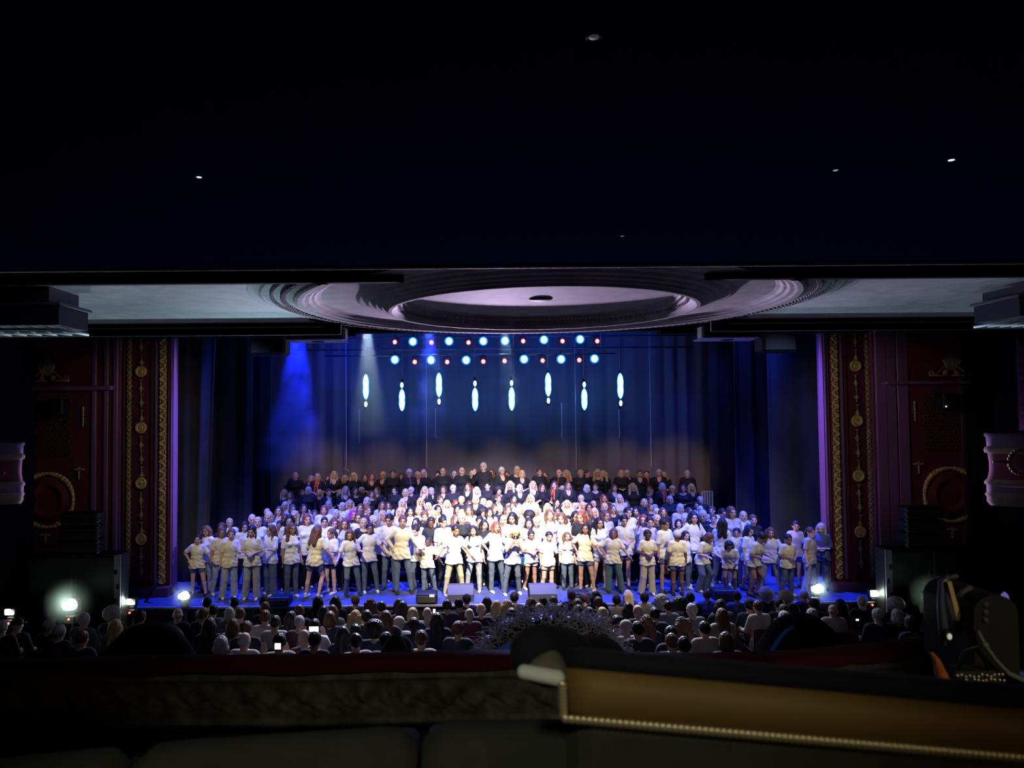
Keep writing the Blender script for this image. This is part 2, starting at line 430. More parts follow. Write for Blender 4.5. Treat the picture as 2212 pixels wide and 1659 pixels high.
def make_pose(key):
    lf, ls, tw, dz, aL, aR, lL, lR, hp, hy, adult = POSES[key]
    RT = rotm(lf, ls, tw * .6); piv = np.array((0, 0, .95 + dz), f32)
    def T(p): return RT @ (np.array(p, f32) + np.array((0, 0, dz), f32) - piv) + piv
    vox = .0135 if adult else .011
    seat = key[0] == 'S'
    sw = 1.0 if adult else .92
    torso = [ell(T((0, 0, .93)), (.16 * sw, .11, .13), RT), ell(T((0, -.005, 1.09)), (.135 * sw, .10, .16), RT),
             ell(T((0, 0, 1.27)), (.165 * sw, .112, .18), RT), cone(T((-.13 * sw, .01, 1.395)), T((.13 * sw, .01, 1.395)), .060, .060),
             cone(T((0, .02, 1.40)), T((0, .01, 1.52)), .062, .052)]
    if key in ('A0', 'A1', 'K0', 'K3'):
        torso += [ell(T((s * .07, -.085, 1.27)), (.055, .05, .055), RT) for s in (-1, 1)]
    arms = {}; aprims = []
    for s, code in ((1, aL), (-1, aR)):
        e, w_ = ARM[code]
        S_ = T((s * .165 * sw, .01, 1.385))
        E_ = S_ + RT @ np.array((s * e[0], e[1], e[2]), f32)
        W_ = E_ + RT @ np.array((s * w_[0], w_[1], w_[2]), f32)
        arms[s] = (S_, E_, W_)
        aprims += [cone(S_, E_, .050, .038), cone(E_, W_, .038, .025)]
    legs = {}; lprims = []
    for s, code in ((1, lL), (-1, lR)):
        k_, a_ = LEG[code]
        Hp = np.array((s * .085, 0, .90 + dz), f32)
        K_ = np.array((s * k_[0], k_[1], k_[2]), f32); A_ = np.array((s * a_[0], a_[1], a_[2]), f32)
        legs[s] = (Hp, K_, A_)
        mid = K_ * .65 + A_ * .35 + np.array((0, .012, 0), f32)
        lprims += [cone(Hp, K_, .085, .052), cone(K_, mid, .050, .054), cone(mid, A_, .054, .034),
                   cone(A_, A_ + np.array((0, -.02, -.03), f32), .034, .03), cone(A_ + np.array((0, .03, -.045), f32), A_ + np.array((0, -.12, -.05), f32), .03, .024)]
    core = torso + aprims + lprims
    # head
    hs = 1.0 if adult else 1.13
    HT = RT @ rotm(hp, 0, hy); HC = T((0, -.005, 1.585 + (0 if adult else .02)))
    def hpnt(x, y, z): return HC + HT @ (np.array((x, y, z), f32) * hs)
    def he(c, r): return ell(hpnt(*c), tuple(q * hs for q in r), HT)
    head = [he((0, .012, .02), (.076, .094, .094)), he((0, -.028, -.042), (.058, .060, .074)), cone(hpnt(0, -.055, -.10), hpnt(0, -.062, -.104), .022 * hs, .018 * hs),
            cone(hpnt(-.035, -.076, .024), hpnt(.035, -.076, .024), .014 * hs, .014 * hs), he((.036, -.058, -.02), (.026, .022, .022)), he((-.036, -.058, -.02), (.026, .022, .022))]
    for s in (-1, 1): head.append(he((s * .078, .012, -.008), (.010, .022, .032)))
    nose = [cone(hpnt(0, -.086, .012), hpnt(0, -.106, -.026), .008 * hs, .013 * hs), he((0, -.092, -.060), (.024, .012, .010))]
    sock = [he((s * .031, -.104, .002), (.017, .016, .012)) for s in (-1, 1)]
    eyes = [he((s * .031, -.080, .002), (.014, .014, .010)) for s in (-1, 1)]
    neck = [cone(T((0, .02, 1.40)), HC + HT @ np.array((0, .015, -.06), f32), .060, .052)]
    hcut_z = T((0, 0, 1.475))[2]
    def fhead(p):
        d = union(p, head + neck, .02); d2 = union(p, nose, .006)
        h = np.clip(.5 + .5 * (d2 - d) / .008, 0, 1); d = d2 * (1 - h) + d * h - .008 * h * (1 - h)
        d = np.maximum(d, -union(p, sock, .004)); return np.minimum(d, union(p, eyes, .002))
    lo, hi = bounds(head + nose, .02); lo[2] = hcut_z - .01
    hv, hq = nets(fhead, lo, hi, .0065 if not seat else .010)
    loc = ((hv[hq].mean(1) - HC) @ HT) / hs
    mm = np.zeros(len(hq), np.int32)
    front = loc[:, 1] < -.05
    ex = np.abs(np.abs(loc[:, 0]) - .031)
    mm[front & (ex < .014) & (np.abs(loc[:, 2] - .002) < .008)] = 1
    mm[front & (np.abs(loc[:, 0]) < .024) & (np.abs(loc[:, 2] + .060) < .010) & (loc[:, 1] < -.085)] = 2
    mm[front & (ex < .018) & (np.abs(loc[:, 2] - .026) < .0055)] = 3
    parts = [(hv, hq, mm)]
    # main body without head
    lo, hi = bounds(core, .02)
    bodyp = core + neck
    def fbody(p):
        d = union(p, torso + neck, .03); d = np.minimum(d, union(p, aprims[:2], .012)); d = np.minimum(d, union(p, aprims[2:], .012))
        e = union(p, lprims[:5], .02); g_ = union(p, lprims[5:], .02)
        h = np.clip(.5 + .5 * (np.minimum(e, g_) - d) / .03, 0, 1); m = np.minimum(e, g_)
        d = m * (1 - h) + d * h - .03 * h * (1 - h)
        return np.maximum(d, p[:, 2] - hcut_z)
    v, q = nets(fbody, lo, hi, vox); parts.append((v, q))
    for s in (1, -1):
        S_, E_, W_ = arms[s]
        ref = np.array((0, 1, 0), f32) if abs((W_ - E_)[1]) < .12 else np.array((0, 0, -1), f32)
        if key[1] == '0' or (aL if s == 1 else aR) in 'dx': ref = np.array((s, 0.3, 0), f32)
        hpz = hand_prims(W_, E_, s, ref)
        lo, hi = bounds(hpz, .008)
        v, q = nets(lambda p: union(p, hpz, .006), lo, hi, .0052 if not seat else .008); parts.append((v, q))
    me = np_mesh('body_' + key, parts)
    for i, m_ in enumerate((SKINS[0], M_EYE, M_LIP, M_BROW)): me.materials[i] = m_
    BODY[key] = me
    HM = Matrix([[float(HT[i][j]) * hs for j in range(3)] + [float(HC[i])] for i in range(3)] + [[0, 0, 0, 1]])
    HEADT[key] = HM
    # tops
    def top(kind):
        infl = .016 if kind in ('v', 'r') else .030
        tp = []
        hem = .80 if kind == 'tee' else (.90 if kind in ('v', 'r') else .78)
        if kind in ('tee', 'long'):
            tp += [ell((0, 0, .87 + dz), (.172 * sw + infl, .126 + infl, .22))]
            if not seat:
                for s in (1, -1):
                    Hp, K_, A_ = legs[s]; tp.append(cone(Hp + np.array((0, 0, .04), f32), Hp + (K_ - Hp) * .34, .112, .118))
        tp += [ell(T((0, 0, .93)), (.16 * sw + infl, .11 + infl, .17), RT), ell(T((0, -.005, 1.09)), (.14 * sw + infl, .105 + infl, .18), RT),
               ell(T((0, 0, 1.27)), (.165 * sw + infl, .112 + infl, .185), RT), cone(T((-.13 * sw, .01, 1.395)), T((.13 * sw, .01, 1.395)), .060 + infl * .7, .060 + infl * .7)]
        if key in ('A0', 'A1', 'K0', 'K3'):
            tp += [ell(T((s * .07, -.085, 1.265)), (.055 + infl, .05 + infl, .062), RT) for s in (-1, 1)]
        sl = []
        for s in (1, -1):
            S_, E_, W_ = arms[s]
            if kind == 'tee': sl.append([cone(S_, S_ + (E_ - S_) * .72, .066, .066)])
            elif kind == 'v': sl.append([cone(S_, E_, .060, .052)])
            else: sl.append([cone(S_, E_, .066, .052), cone(E_, E_ + (W_ - E_) * .93, .050, .036)])
        hemz = hem + dz
        nk = T((0, .015, 1.50))
        if kind == 'v': cut = [ell(T((0, -.06, 1.42)), (.062, .10, .13), RT), ell(nk, (.078, .075, .075), RT)]
        elif kind == 'r': cut = [ell(T((0, -.05, 1.46)), (.10, .10, .085), RT), ell(nk, (.078, .075, .075), RT)]
        else: cut = [ell(nk, (.074, .072, .066), RT)]
        def ft(p):
            fold = (.006 * np.sin(p[:, 0] * 48 + 4 * np.sin(p[:, 2] * 8 + lf) + 9 * p[:, 2] * (1 if tw >= 0 else -1)) + .004 * np.sin(p[:, 2] * 62 + 22 * np.abs(p[:, 0]) + 3 * np.sin(p[:, 0] * 13))) * np.clip((1.36 + dz - p[:, 2]) * 3, .15, 1)
            d = union(p, tp, .03) + fold
            for g_ in sl:
                e = union(p, g_, .02); h = np.clip(.5 + .5 * (e - d) / .025, 0, 1); d = e * (1 - h) + d * h - .025 * h * (1 - h)
            d = np.maximum(d, hemz - p[:, 2] + .012 * np.sin(p[:, 0] * 20))
            return np.maximum(d, -union(p, cut, .01))
        lo, hi = bounds(tp + sum(sl, []), .02); lo[2] = max(lo[2], hemz - .02)
        v, q = nets(ft, lo, hi, .0125)
        return np_mesh('top_' + kind + key, [(v, q)])
    kinds = ('v', 'r', 'long') if key[0] == 'A' else (('tee', 'long') if key[0] == 'K' else ('long',))
    for kd in kinds: TOP[(key, kd)] = top(kd)
    # legwear
    def legwear(kind):
        pr = []; base = [ell((0, 0, .92 + dz), (.168, .125, .12))]
        cutz = .055
        for s in (1, -1):
            Hp, K_, A_ = legs[s]
            if kind == 'shorts':
                e = Hp + (K_ - Hp) * .52; pr.append([cone(Hp, e, .104, .094)])
            elif kind == 'wide':
                pr.append([cone(Hp, K_, .102, .084), cone(K_, A_ + np.array((0, -.01, -.02), f32), .082, .094)])
            else:
                pr.append([cone(Hp, K_, .098, .066), cone(K_, A_, .066, .055)])
        def fl(p):
            d = union(p, base, .02)
            L = np.minimum(union(p, pr[0], .03), union(p, pr[1], .03)) + .0025 * np.sin(p[:, 0] * 70 + 4 * np.sin(p[:, 2] * 11))
            h = np.clip(.5 + .5 * (L - d) / .03, 0, 1); d = L * (1 - h) + d * h - .03 * h * (1 - h)
            d = np.maximum(d, p[:, 2] - 1.0 - dz)
            if kind == 'shorts':
                for s in (1, -1):
                    Hp, K_, A_ = legs[s]; dd = (K_ - Hp) / np.linalg.norm(K_ - Hp)
                    side_ = (p[:, 0] * s > 0)
                    pl = (p - (Hp + (K_ - Hp) * .50)) @ dd
                    d = np.where(side_, np.maximum(d, pl), d)
            return np.maximum(d, cutz - p[:, 2])
        allp = base + sum(pr, [])
        lo, hi = bounds(allp, .02); lo[2] = max(lo[2], cutz - .02)
        v, q = nets(fl, lo, hi, .0125); return np_mesh('legs_' + kind + key, [(v, q)])
    for kd in (('slim',) if key[0] != 'K' else ('slim', 'wide', 'shorts')): LEGW[(key, kd)] = legwear(kd)
    SHOEP[key] = [tuple(float(c) for c in legs[s][2]) for s in (1, -1)]

for k_ in POSES: make_pose(k_)

# shoe: upper with a thick sole
_p = [cone((0, .035, .035), (0, -.10, .028), .042, .036), cone((0, .03, .04), (0, .03, .085), .040, .040), cone((0, -.10, .028), (0, -.15, .026), .040, .034)]
v_, q_ = nets(lambda p: np.maximum(union(p, _p, .02), .0 - p[:, 2]), *bounds(_p, .01), .008)
SHOE_ME = np_mesh('shoe', [(v_, q_)])
# hair, modelled round a head whose centre is the origin
HAIR = {}
def hair(kind):
    cap = ell((0, .018, .028), (.088, .104, .102)); k = .02; wob = .005; vox = .008
    face = ell((0, -.100, -.022), (.070, .062, .094))
    keep = None; pr = [cap]
    if kind == 'S': keep = lambda p: -.005 - p[:, 2] - .75 * np.maximum(p[:, 1], -.02)
    elif kind == 'F':       # balding: a fringe of hair round the sides and back
        pr = [ell((0, .022, -.005), (.085, .100, .070))]; keep = lambda p: np.maximum(-.06 - p[:, 2], np.maximum(-p[:, 1] - .005, p[:, 2] - .045))
    elif kind == 'B':
        pr += [ell((0, .028, -.045), (.105, .098, .095))]; face = ell((0, -.095, -.045), (.066, .080, .115)); keep = lambda p: -.125 - p[:, 2]
    elif kind == 'L':
        pr += [cone((-.045, .055, 0), (-.055, .095, -.27), .062, .050), cone((.045, .055, 0), (.055, .095, -.27), .062, .050),
               cone((.082, .01, .0), (.10, -.035, -.26), .030, .030), cone((-.082, .01, .0), (-.10, -.035, -.24), .030, .030)]
        face = ell((0, -.095, -.045), (.066, .080, .125)); wob = .005
    elif kind == 'W':      # long, wavy and full
        pr += [cone((-.06, .05, 0), (-.075, .09, -.24), .070, .062), cone((.06, .05, 0), (.075, .09, -.24), .070, .062),
               cone((.088, .0, .0), (.115, -.04, -.22), .034, .042), cone((-.088, .0, .0), (-.115, -.04, -.22), .034, .042)]
        face = ell((0, -.095, -.045), (.066, .080, .125)); wob = .010
    elif kind == 'P':
        pr += [cone((0, .11, .04), (.01, .15, -.05), .026, .034), cone((.01, .15, -.05), (.02, .14, -.22), .034, .016)]
        keep = lambda p: -.02 - p[:, 2] - .9 * np.maximum(p[:, 1], -.02)
    elif kind == 'T':      # two plaits over the shoulders
        for s in (-1, 1): pr += [cone((s * .075, .03, -.03), (s * .085, -.03, -.12), .022, .017), cone((s * .085, -.03, -.12), (s * .10, -.10, -.32), .017, .020)]
        keep = None; face = ell((0, -.100, -.040), (.068, .066, .105))
    elif kind == 'A':
        pr = [ell((0, .035, .045), (.150, .145, .140))]; face = ell((0, -.125, -.045), (.072, .10, .10)); wob = .007
    elif kind == 'U':      # bun on top of the head
        pr += [ell((0, .06, .135), (.045, .045, .040))]; keep = lambda p: -.02 - p[:, 2] - .8 * np.maximum(p[:, 1], -.02)
    def f(p):
        d = union(p, pr, k) + wob * (np.sin(p[:, 0] * 170 + 2.5 * np.sin(p[:, 2] * 35)) + np.sin(p[:, 1] * 150 + p[:, 2] * 45)) * .5
        if keep is not None: d = np.maximum(d, keep(p))
        return np.maximum(d, -(face[0](p) + .004 * np.sin(p[:, 0] * 190)))
    v, q = nets(f, *bounds(pr, .012), vox)
    HAIR[kind] = np_mesh('hair_' + kind, [(v, q)])
for k_ in 'SFBLWPTAU': hair(k_)
# neck tie and neck scarf
v_, q_ = nets(lambda p: union(p, [cone((0, -.085, 1.45), (0, -.135, 1.30), .012, .014), cone((0, -.135, 1.30), (0, -.135, 1.08), .014, .024)], .01), (-.05, -.18, 1.03), (.05, -.05, 1.49), .009)
TIE_ME = np_mesh('tie', [(v_, q_)]); TIE_ME.materials.append(M_TIE)
_s = [cone((-.07, .0, 1.46), (0, -.085, 1.43), .022, .026), cone((.07, .0, 1.46), (0, -.085, 1.43), .022, .026), cone((-.07, 0, 1.46), (0, .08, 1.48), .022, .022), cone((.07, 0, 1.46), (0, .08, 1.48), .022, .022),
      cone((-.03, -.10, 1.42), (-.045, -.155, 1.15), .024, .026), cone((.03, -.10, 1.42), (.045, -.155, 1.20), .024, .026)]
v_, q_ = nets(lambda p: union(p, _s, .02), *bounds(_s, .01), .011)
SCARF_ME = np_mesh('scarf', [(v_, q_)]); SCARF_ME.materials.append(M_TIE)

def part(name, me, material, root, loc=None, mtx=None, slot=0):
    o = bpy.data.objects.new(name, me); COL.objects.link(o); o.parent = root
    if mtx is not None: o.matrix_local = mtx
    elif loc is not None: o.location = loc
    if not me.materials: me.materials.append(material)
    if material is not None and me.materials[slot] is not material:
        o.material_slots[slot].link = 'OBJECT'; o.material_slots[slot].material = material
    return o
LEN = {'S': 'short', 'B': 'bobbed', 'L': 'long', 'W': 'wavy', 'P': 'tied back', 'T': 'plaited', 'A': 'curly', 'U': 'pinned up', 'F': 'thinning'}
PERSONS = []
def person(loc, rz, scale, pose, hairc, hairk, top, topk, legs, legk, skin, shoes=0, extra=None, sx=1.0):
    root = empty('person', loc, rz); root.scale = (scale * sx, scale * sx, scale)
    part('body', BODY[pose], SKINS[skin], root)
    if hairk != 'X': part('hair', HAIR[hairk], HAIRC[hairc], root, mtx=HEADT[pose])
    nm = {'tee': 't_shirt', 'v': 'v_neck_top', 'r': 'scoop_neck_top', 'long': 'long_sleeved_top'}[topk]
    part(nm, TOP[(pose, topk)], TOPC[top], root)
    if legk: part('shorts' if legk == 'shorts' else 'trousers', LEGW[(pose, legk)], JEANS[legs], root)
    if shoes:
        for (ax, ay, az) in SHOEP[pose]:
            part('shoe', SHOE_ME, M_SHOE if shoes == 1 else M_SHOEB, root, loc=(ax, ay - .005, .0 if az < .1 else az - .08))
    if extra == 't': part('tie', TIE_ME, M_TIE, root)
    if extra == 'o': part('scarf', SCARF_ME, M_TIE, root)
    return root
def hair_words(hc, hk):
    if hk == 'X': return 'bald head'
    return '%s %s hair' % (LEN[hk], HN[hc])
ORD = ['zeroth', 'first', 'second', 'third', 'fourth', 'fifth', 'sixth', 'seventh', 'eighth', 'ninth', 'tenth', 'eleventh', 'twelfth']
def nth(i):
    if i < len(ORD): return ORD[i]
    return '%d%s' % (i, 'th' if 10 <= i % 100 <= 20 else {1: 'st', 2: 'nd', 3: 'rd'}.get(i % 10, 'th'))
STAGE_Z = -4.30
# ------------------------------------------------------------------ choir: x, y of each face in the photograph, hair, extras
ROW_A = """628 1040 nL;638 1028 xXm;672 1035 bB;685 1031 bBo;709 1034 rB;721 1026 bL;745 1034 bL;764 1029 bL;789 1032 nL;802 1030 rL;827 1027 bS;849 1023 nSm;868 1030 nL;884 1022 gSt;902 1027 bS;914 1022 bL;947 1026 kSt;957 1019 gFm;982 1025 xXt;998 1018 gFm;1020 1024 xXt;1046 1009 gSu;1062 1021 nW;1084 1018 gS;1095 1025 nSo;1117 1016 bB;1127 1024 bB;1165 1020 nSm;1178 1026 nL;1207 1022 xXt;1224 1023 bWo;1254 1023 bSm;1268 1023 nP;1291 1022 bW;1303 1024 bW;1342 1023 bB;1355 1023 gS;1382 1023 nS;1397 1024 nSo;1424 1022 gS;1434 1027 bL;1485 1024 gSm"""
ROW_B = """614 1065 bL;627 1070 nL;653 1065 nB;666 1060 gB;690 1065 bL;709 1064 nS;734 1067 bB;746 1059 bL;767 1061 nL;781 1060 gB;802 1068 nW;814 1060 nL;853 1060 kL;876 1064 bB;888 1060 gS;917 1059 bL;931 1061 gB;958 1058 nB;979 1056 gS;1011 1052 nL;1029 1060 gL;1053 1050 kSm;1077 1060 kA;1102 1048 bW;1122 1055 gB;1151 1048 bL;1171 1053 nL;1197 1048 nLo;1215 1057 bL;1227 1049 nL;1268 1055 gB;1286 1052 nP;1326 1054 nB;1367 1052 bW;1403 1057 nS;1431 1052 gBo;1452 1057 gS;1475 1055 nB;1494 1053 bL"""
ROW_C = """577 1107 xXm;602 1104 nL;616 1092 bL;632 1100 nB;655 1099 kL;664 1110 bL;680 1111 nB;700 1102 rB;709 1090 bB;726 1110 gB;740 1094 gB;755 1088 bW;763 1112 pL;778 1098 nL;792 1083 gB;795 1103 rS;826 1092 nL;839 1093 nL;864 1106 bL;870 1086 gL;886 1105 kL;905 1102 bB;909 1084 bL;924 1094 gB;946 1101 kL;951 1080 nP;966 1089 bL;984 1088 rB;988 1101 kL;996 1081 bS;1013 1103 nL;1014 1090 nW;1027 1079 bB;1030 1095 nL;1043 1108 kA;1045 1085 bB;1057 1090 bB;1057 1107 kL;1067 1099 nL;1076 1077 nS;1080 1101 gSm;1097 1102 nL;1108 1093 nL;1109 1078 kL;1132 1104 bL;1138 1089 rB;1146 1077 bL;1158 1103 bW;1183 1097 bL;1202 1086 kL;1206 1105 kL;1224 1089 bW;1242 1094 gB;1255 1078 gS;1259 1092 bL;1272 1097 kL;1282 1089 xXm;1284 1107 bL;1304 1077 rL;1306 1097 bB;1322 1100 nL;1338 1077 gL;1352 1089 nL;1356 1107 kSm;1374 1105 kL;1392 1086 bB;1404 1081 nB;1404 1096 nL;1418 1107 gB;1432 1106 nL;1447 1080 bB;1451 1095 bW;1470 1098 gB;1488 1105 nL;1503 1092 kL;1513 1081 bS;1513 1101 xXm;1538 1103 nS"""
ROW_D = """442 1145 nL;479 1142 nB;496 1130 bSm;527 1139 kL;544 1123 gF;557 1128 bP;571 1141 kP;581 1119 bB;604 1135 kS;617 1121 nL;625 1126 kL;636 1115 bL;654 1141 kB;663 1124 rB;669 1138 nB;701 1128 kP;722 1133 nW;743 1120 gB;745 1134 nL;777 1119 nL;786 1130 bB;790 1126 nP;811 1128 gB;827 1114 bL;899 1129 kL;917 1117 nSm;931 1130 kS;936 1113 bL;984 1122 nL;997 1121 bU;1009 1139 nL;1036 1128 kS;1047 1134 kL;1088 1124 bB;1107 1121 kL;1115 1112 bB;1128 1130 bL;1143 1117 kA;1143 1132 kB;1159 1130 bL;1187 1113 nL;1199 1121 nL;1214 1121 nL;1227 1127 kS;1244 1118 kL;1257 1131 kL;1256 1118 rL;1267 1116 nL;1279 1130 kL;1295 1128 kL;1308 1116 nL;1356 1108 kSm;1379 1122 nW;1390 1125 rL;1418 1125 bL;1466 1131 kB;1479 1121 gB;1496 1118 kL;1518 1115 gB;1541 1121 nS;1561 1112 kS;1579 1121 nSm;1580 1109 nB;1606 1115 bB;1627 1125 nSm"""
# front rows: x, face y, hair, pose, top, legs, legwear, turn, shoe, skin, foot y
ROW_F = """428 1165 kS K8 c j shorts 10 2 1 1287;446 1147 nL K0 w l slim -20 2 2 1284;479 1150 nB K2 c l slim 30 1 2 1284;500 1154 nP K2 c l wide 25 1 1 1293;545 1147 kT K1 w l wide 5 1 1 1294;586 1145 nL K2 w j wide -35 1 1 1286;630 1142 nW K0 w j slim 35 1 2 1290;685 1148 nL K5 c j shorts 160 1 1 1292;716 1152 nP K2 w k shorts -30 1 1 1282;757 1154 nL K5 w j slim 20 2 1 1284;799 1142 kP K8 w j slim 15 1 2 1281;842 1123 kS K1 w j slim -10 2 1 1277;870 1127 nS K8 c j slim 12 2 1 1280;899 1146 kU K5 w j slim -15 2 0 1276;925 1170 kS K8 c j slim -5 2 3 1272;957 1128 kS K9 w k slim 20 2 1 1277;984 1146 kS K4 w h slim 15 1 2 1286;1022 1147 kL K3 w l slim -6 1 1 1278;1046 1134 kL K0 k k slim 10 2 1 1272;1072 1139 rL K8 w j slim 20 1 1 1279;1112 1150 bL K7 w j slim 10 1 1 1282;1147 1155 kU K1 w h shorts 12 1 2 1272;1186 1159 kS K2 w h shorts 15 1 1 1283;1225 1159 nL K0 w j slim 0 2 1 1270;1265 1142 kL K8 c j shorts -12 1 2 1277;1294 1130 kL K3 w l shorts 8 1 1 1274;1325 1152 nB K8 c g wide -8 2 2 1274;1347 1124 kP K1 w j shorts 6 2 1 1268;1398 1155 kS K1 c h wide 4 1 3 1284;1403 1128 kS K2 v k slim 10 2 1 1270;1434 1132 kS K9 w j shorts 30 2 2 1273;1462 1156 gS K0 c j shorts 175 2 3 1281;1481 1157 kL K2 w j slim 20 1 1 1272;1499 1119 kL K8 w j slim 0 1 1 1270;1525 1158 nB K6 c j wide 25 1 1 1276;1560 1131 kL K9 w l slim 150 1 1 1272;1569 1174 kL K6 c j shorts -25 2 2 1275;1590 1150 kP K2 w l slim -15 1 1 1270;1618 1148 kB K2 w u shorts 35 2 1 1272;1637 1158 kS K6 c g shorts 30 2 2 1286;1663 1150 nW K4 w l slim -30 1 1 1281;1701 1164 kS K1 c j slim 15 1 2 1283;1718 1136 kS K2 v u shorts -8 2 1 1268;1751 1150 nP K2 y l wide 35 1 0 1281;1772 1141 gL K1 u j slim -25 2 0 1276"""
PLACED = []
def settle(x, y, D, offs, ex=.50, ey=.34):
    """depth near D that keeps the figure clear of those already standing"""
    best = None
    for c_ in sorted(offs, key=abs):
        X = P(x, y, D + c_).x; Y = D + c_
        m = min([math.hypot((X - q[0]) / ex, (Y - q[1]) / ey) for q in PLACED] + [1.0]) - .12 * abs(c_)
        if best is None or m > best[0] + 1e-4: best = (m, c_, X, Y)
    PLACED.append((best[2], best[3])); return D + best[1]
def choir_row(data, tagname, D, zf, jit, pos_words):
    items = sorted([d.split() for d in data.split(';')], key=lambda d: float(d[0]))
    rng = random.Random(tagname); placed = []
    for i, it in enumerate(items):
        x, y = float(it[0]), float(it[1]); hc, hk = it[2][0], it[2][1]; ex = it[2][2:]
        Dd = settle(x, y, D, [q * .06 for q in range(-6, 7)] if tagname == 'D' else [q * .06 for q in range(-5, 6)])
        p = P(x, y, Dd)
        stat = (p.z - zf) / .932
        man = ex[:1] in ('m', 't', 'u')
        pose = rng.choice(['A0', 'A0', 'A1']) if ex != 'u' else 'A2'
        if tagname == 'D': pose = rng.choice(['K0', 'K1', 'A0'])
        if man and pose == 'A1': pose = 'A0'
        tk = 'long' if (man or pose[0] == 'K') else rng.choice(['v', 'v', 'r', 'long'])
        if tagname in 'AB': tc = 'k'
        elif tagname == 'C': tc = rng.choice(['k', 'k', 'w', 'v'])
        else: tc = rng.choice(['w', 'w', 'k', 'v']); tk = 'tee' if pose[0] == 'K' else tk
        skin = rng.choice([0, 0, 0, 1, 1]) if hc != 'k' else rng.choice([1, 1, 2, 0])
        if tagname == 'D' and it[:2] == ['931', '1130']: skin = 3
        extra = 't' if ex == 't' else ('o' if ex == 'o' else None)
        yaw = R(rng.uniform(-22, 22) - (x - 1070) * .02)
        s = max(.60, min(1.12, stat / 1.70))
        o = person((p.x, p.y, zf), yaw, s, pose, hc, hk, tc, tk, 'k', 'slim' if tagname in 'CD' else None, skin, 0, extra, sx=min(1.12, .97 / s) if s < .97 else 1.0)
        o.location.z = p.z - .932 * 1.70 * s
        who = 'man' if man else 'woman'
        if tagname == 'D': who = 'singer'
        o['label'] = '%s, %s, %s top%s, %s, %s from left' % (who, hair_words(hc, hk), TN[tc], {'t': ', red tie', 'o': ', orange scarf'}.get(extra, ''), pos_words, nth(i + 1))
        o['category'] = 'person'; o['group'] = 'singers in the ' + pos_words
LEVELS = {'A': (20.75, STAGE_Z + .96), 'B': (19.95, STAGE_Z + .66), 'C1': (19.15, STAGE_Z + .40), 'C2': (18.4, STAGE_Z + .20), 'D': (17.6, STAGE_Z)}
PW = {'K0': 'arms down', 'K1': 'hands clasped', 'K2': 'forearm raised', 'K3': 'hand on hip', 'K4': 'striding wide', 'K5': 'twisting', 'K6': 'crouching forward', 'K7': 'hands at face', 'K8': 'legs apart', 'K9': 'arm across chest'}
def front_row():
    items = sorted([d.split() for d in ROW_F.split(';')], key=lambda d: float(d[0]))
    seen = {}
    for i, it in enumerate(items):
        x, y = float(it[0]), float(it[1]); hc, hk = it[2][0], it[2][1]; pose = it[3]
        g = ray(x, float(it[10])); D = STAGE_Z / g.z * g.y
        D = settle(x, y, min(D, 17.15), [q * .05 for q in range(-4, 5)], .54, .36)
        p = P(x, y, D); HM = HEADT[pose]
        s = (p.z - STAGE_Z) / HM.translation.z
        rz = R(float(it[7])); hx, hy = HM.translation.x * s, HM.translation.y * s
        px = p.x - (math.cos(rz) * hx - math.sin(rz) * hy)
        widen = 1.0 + max(0, .95 - s) * .6
        o = person((px, p.y, STAGE_Z), rz, s, pose, hc, hk, it[4], 'long' if it[0] in ('870', '1046', '1772') else 'tee', it[5], it[6], int(it[9]), int(it[8]), None, widen)
        lw = 'shorts' if it[6] == 'shorts' else JN[it[5]]
        o['label'] = 'youngster, %s, %s top, %s, %s, front row, %s from left' % (hair_words(hc, hk), TN[it[4]], lw, PW[pose].split(',')[0], nth(i + 1))
        o['category'] = 'person'; o['group'] = 'young dancers at the front of the stage'
front_row()
rc = ROW_C.split(';')
choir_row(ROW_A, 'A', *LEVELS['A'], .12, 'back choir row')
choir_row(ROW_B, 'B', *LEVELS['B'], .10, 'second choir row from back')
choir_row(';'.join(r for r in rc if float(r.split()[1]) < 1097), 'C', *LEVELS['C1'], .12, 'third choir row from back')
choir_row(';'.join(r for r in rc if float(r.split()[1]) >= 1097), 'C', *LEVELS['C2'], .12, 'fourth choir row from back')
choir_row(ROW_D, 'D', *LEVELS['D'], .18, 'row behind front dancers')
bg = empty('carrier_bag', P(1130, 1212, 16.75))
MB().box((0, 0, 0), (.14, .05, .19), bev=.02).build('pouch', mat('pale_blue_plastic', (.25, .62, .80), .5), bg)
MB().tube([(-.04, 0, .09), (-.03, 0, .17), (.03, 0, .17), (.04, 0, .09)], .007, 6).build('handle', MATS['pale_blue_plastic'], bg)
tag(bg, 'small pale blue bag hanging beside the dancers just right of the middle', 'bag')
# ================================================================== STAGE AND HOUSE
def struct(o, label=None):
    o['kind'] = 'structure'
    if label: o['label'] = label
    return o
CX = 0.91                       # centre line of the theatre
M_STAGE = mat('stage_floor_paint', (0.07, 0.085, 0.19), 0.42, noise=0.15, nscale=3, spec=0.5)
M_BLACK = mat('black_paint', (0.012, 0.012, 0.014), 0.7)
M_METAL = mat('black_steel', (0.03, 0.03, 0.035), 0.4, 0.6)
M_STEEL = mat('grey_steel', (0.35, 0.36, 0.38), 0.35, 0.8)
M_DRAPE = mat('black_serge', (0.05, 0.05, 0.055), 0.95, noise=0.2, nscale=2)
M_CLOTH = mat('grey_backcloth', (0.20, 0.20, 0.21), 0.95, noise=0.1, nscale=1.5)
M_MAROON = mat('maroon_plaster', (0.085, 0.016, 0.030), 0.7, noise=0.2, nscale=3, bump=0.2)
M_MAROON2 = mat('deep_red_plaster', (0.13, 0.014, 0.026), 0.75, noise=0.15, nscale=6)
M_PLUM = mat('plum_gloss_paint', (0.16, 0.075, 0.16), 0.4)
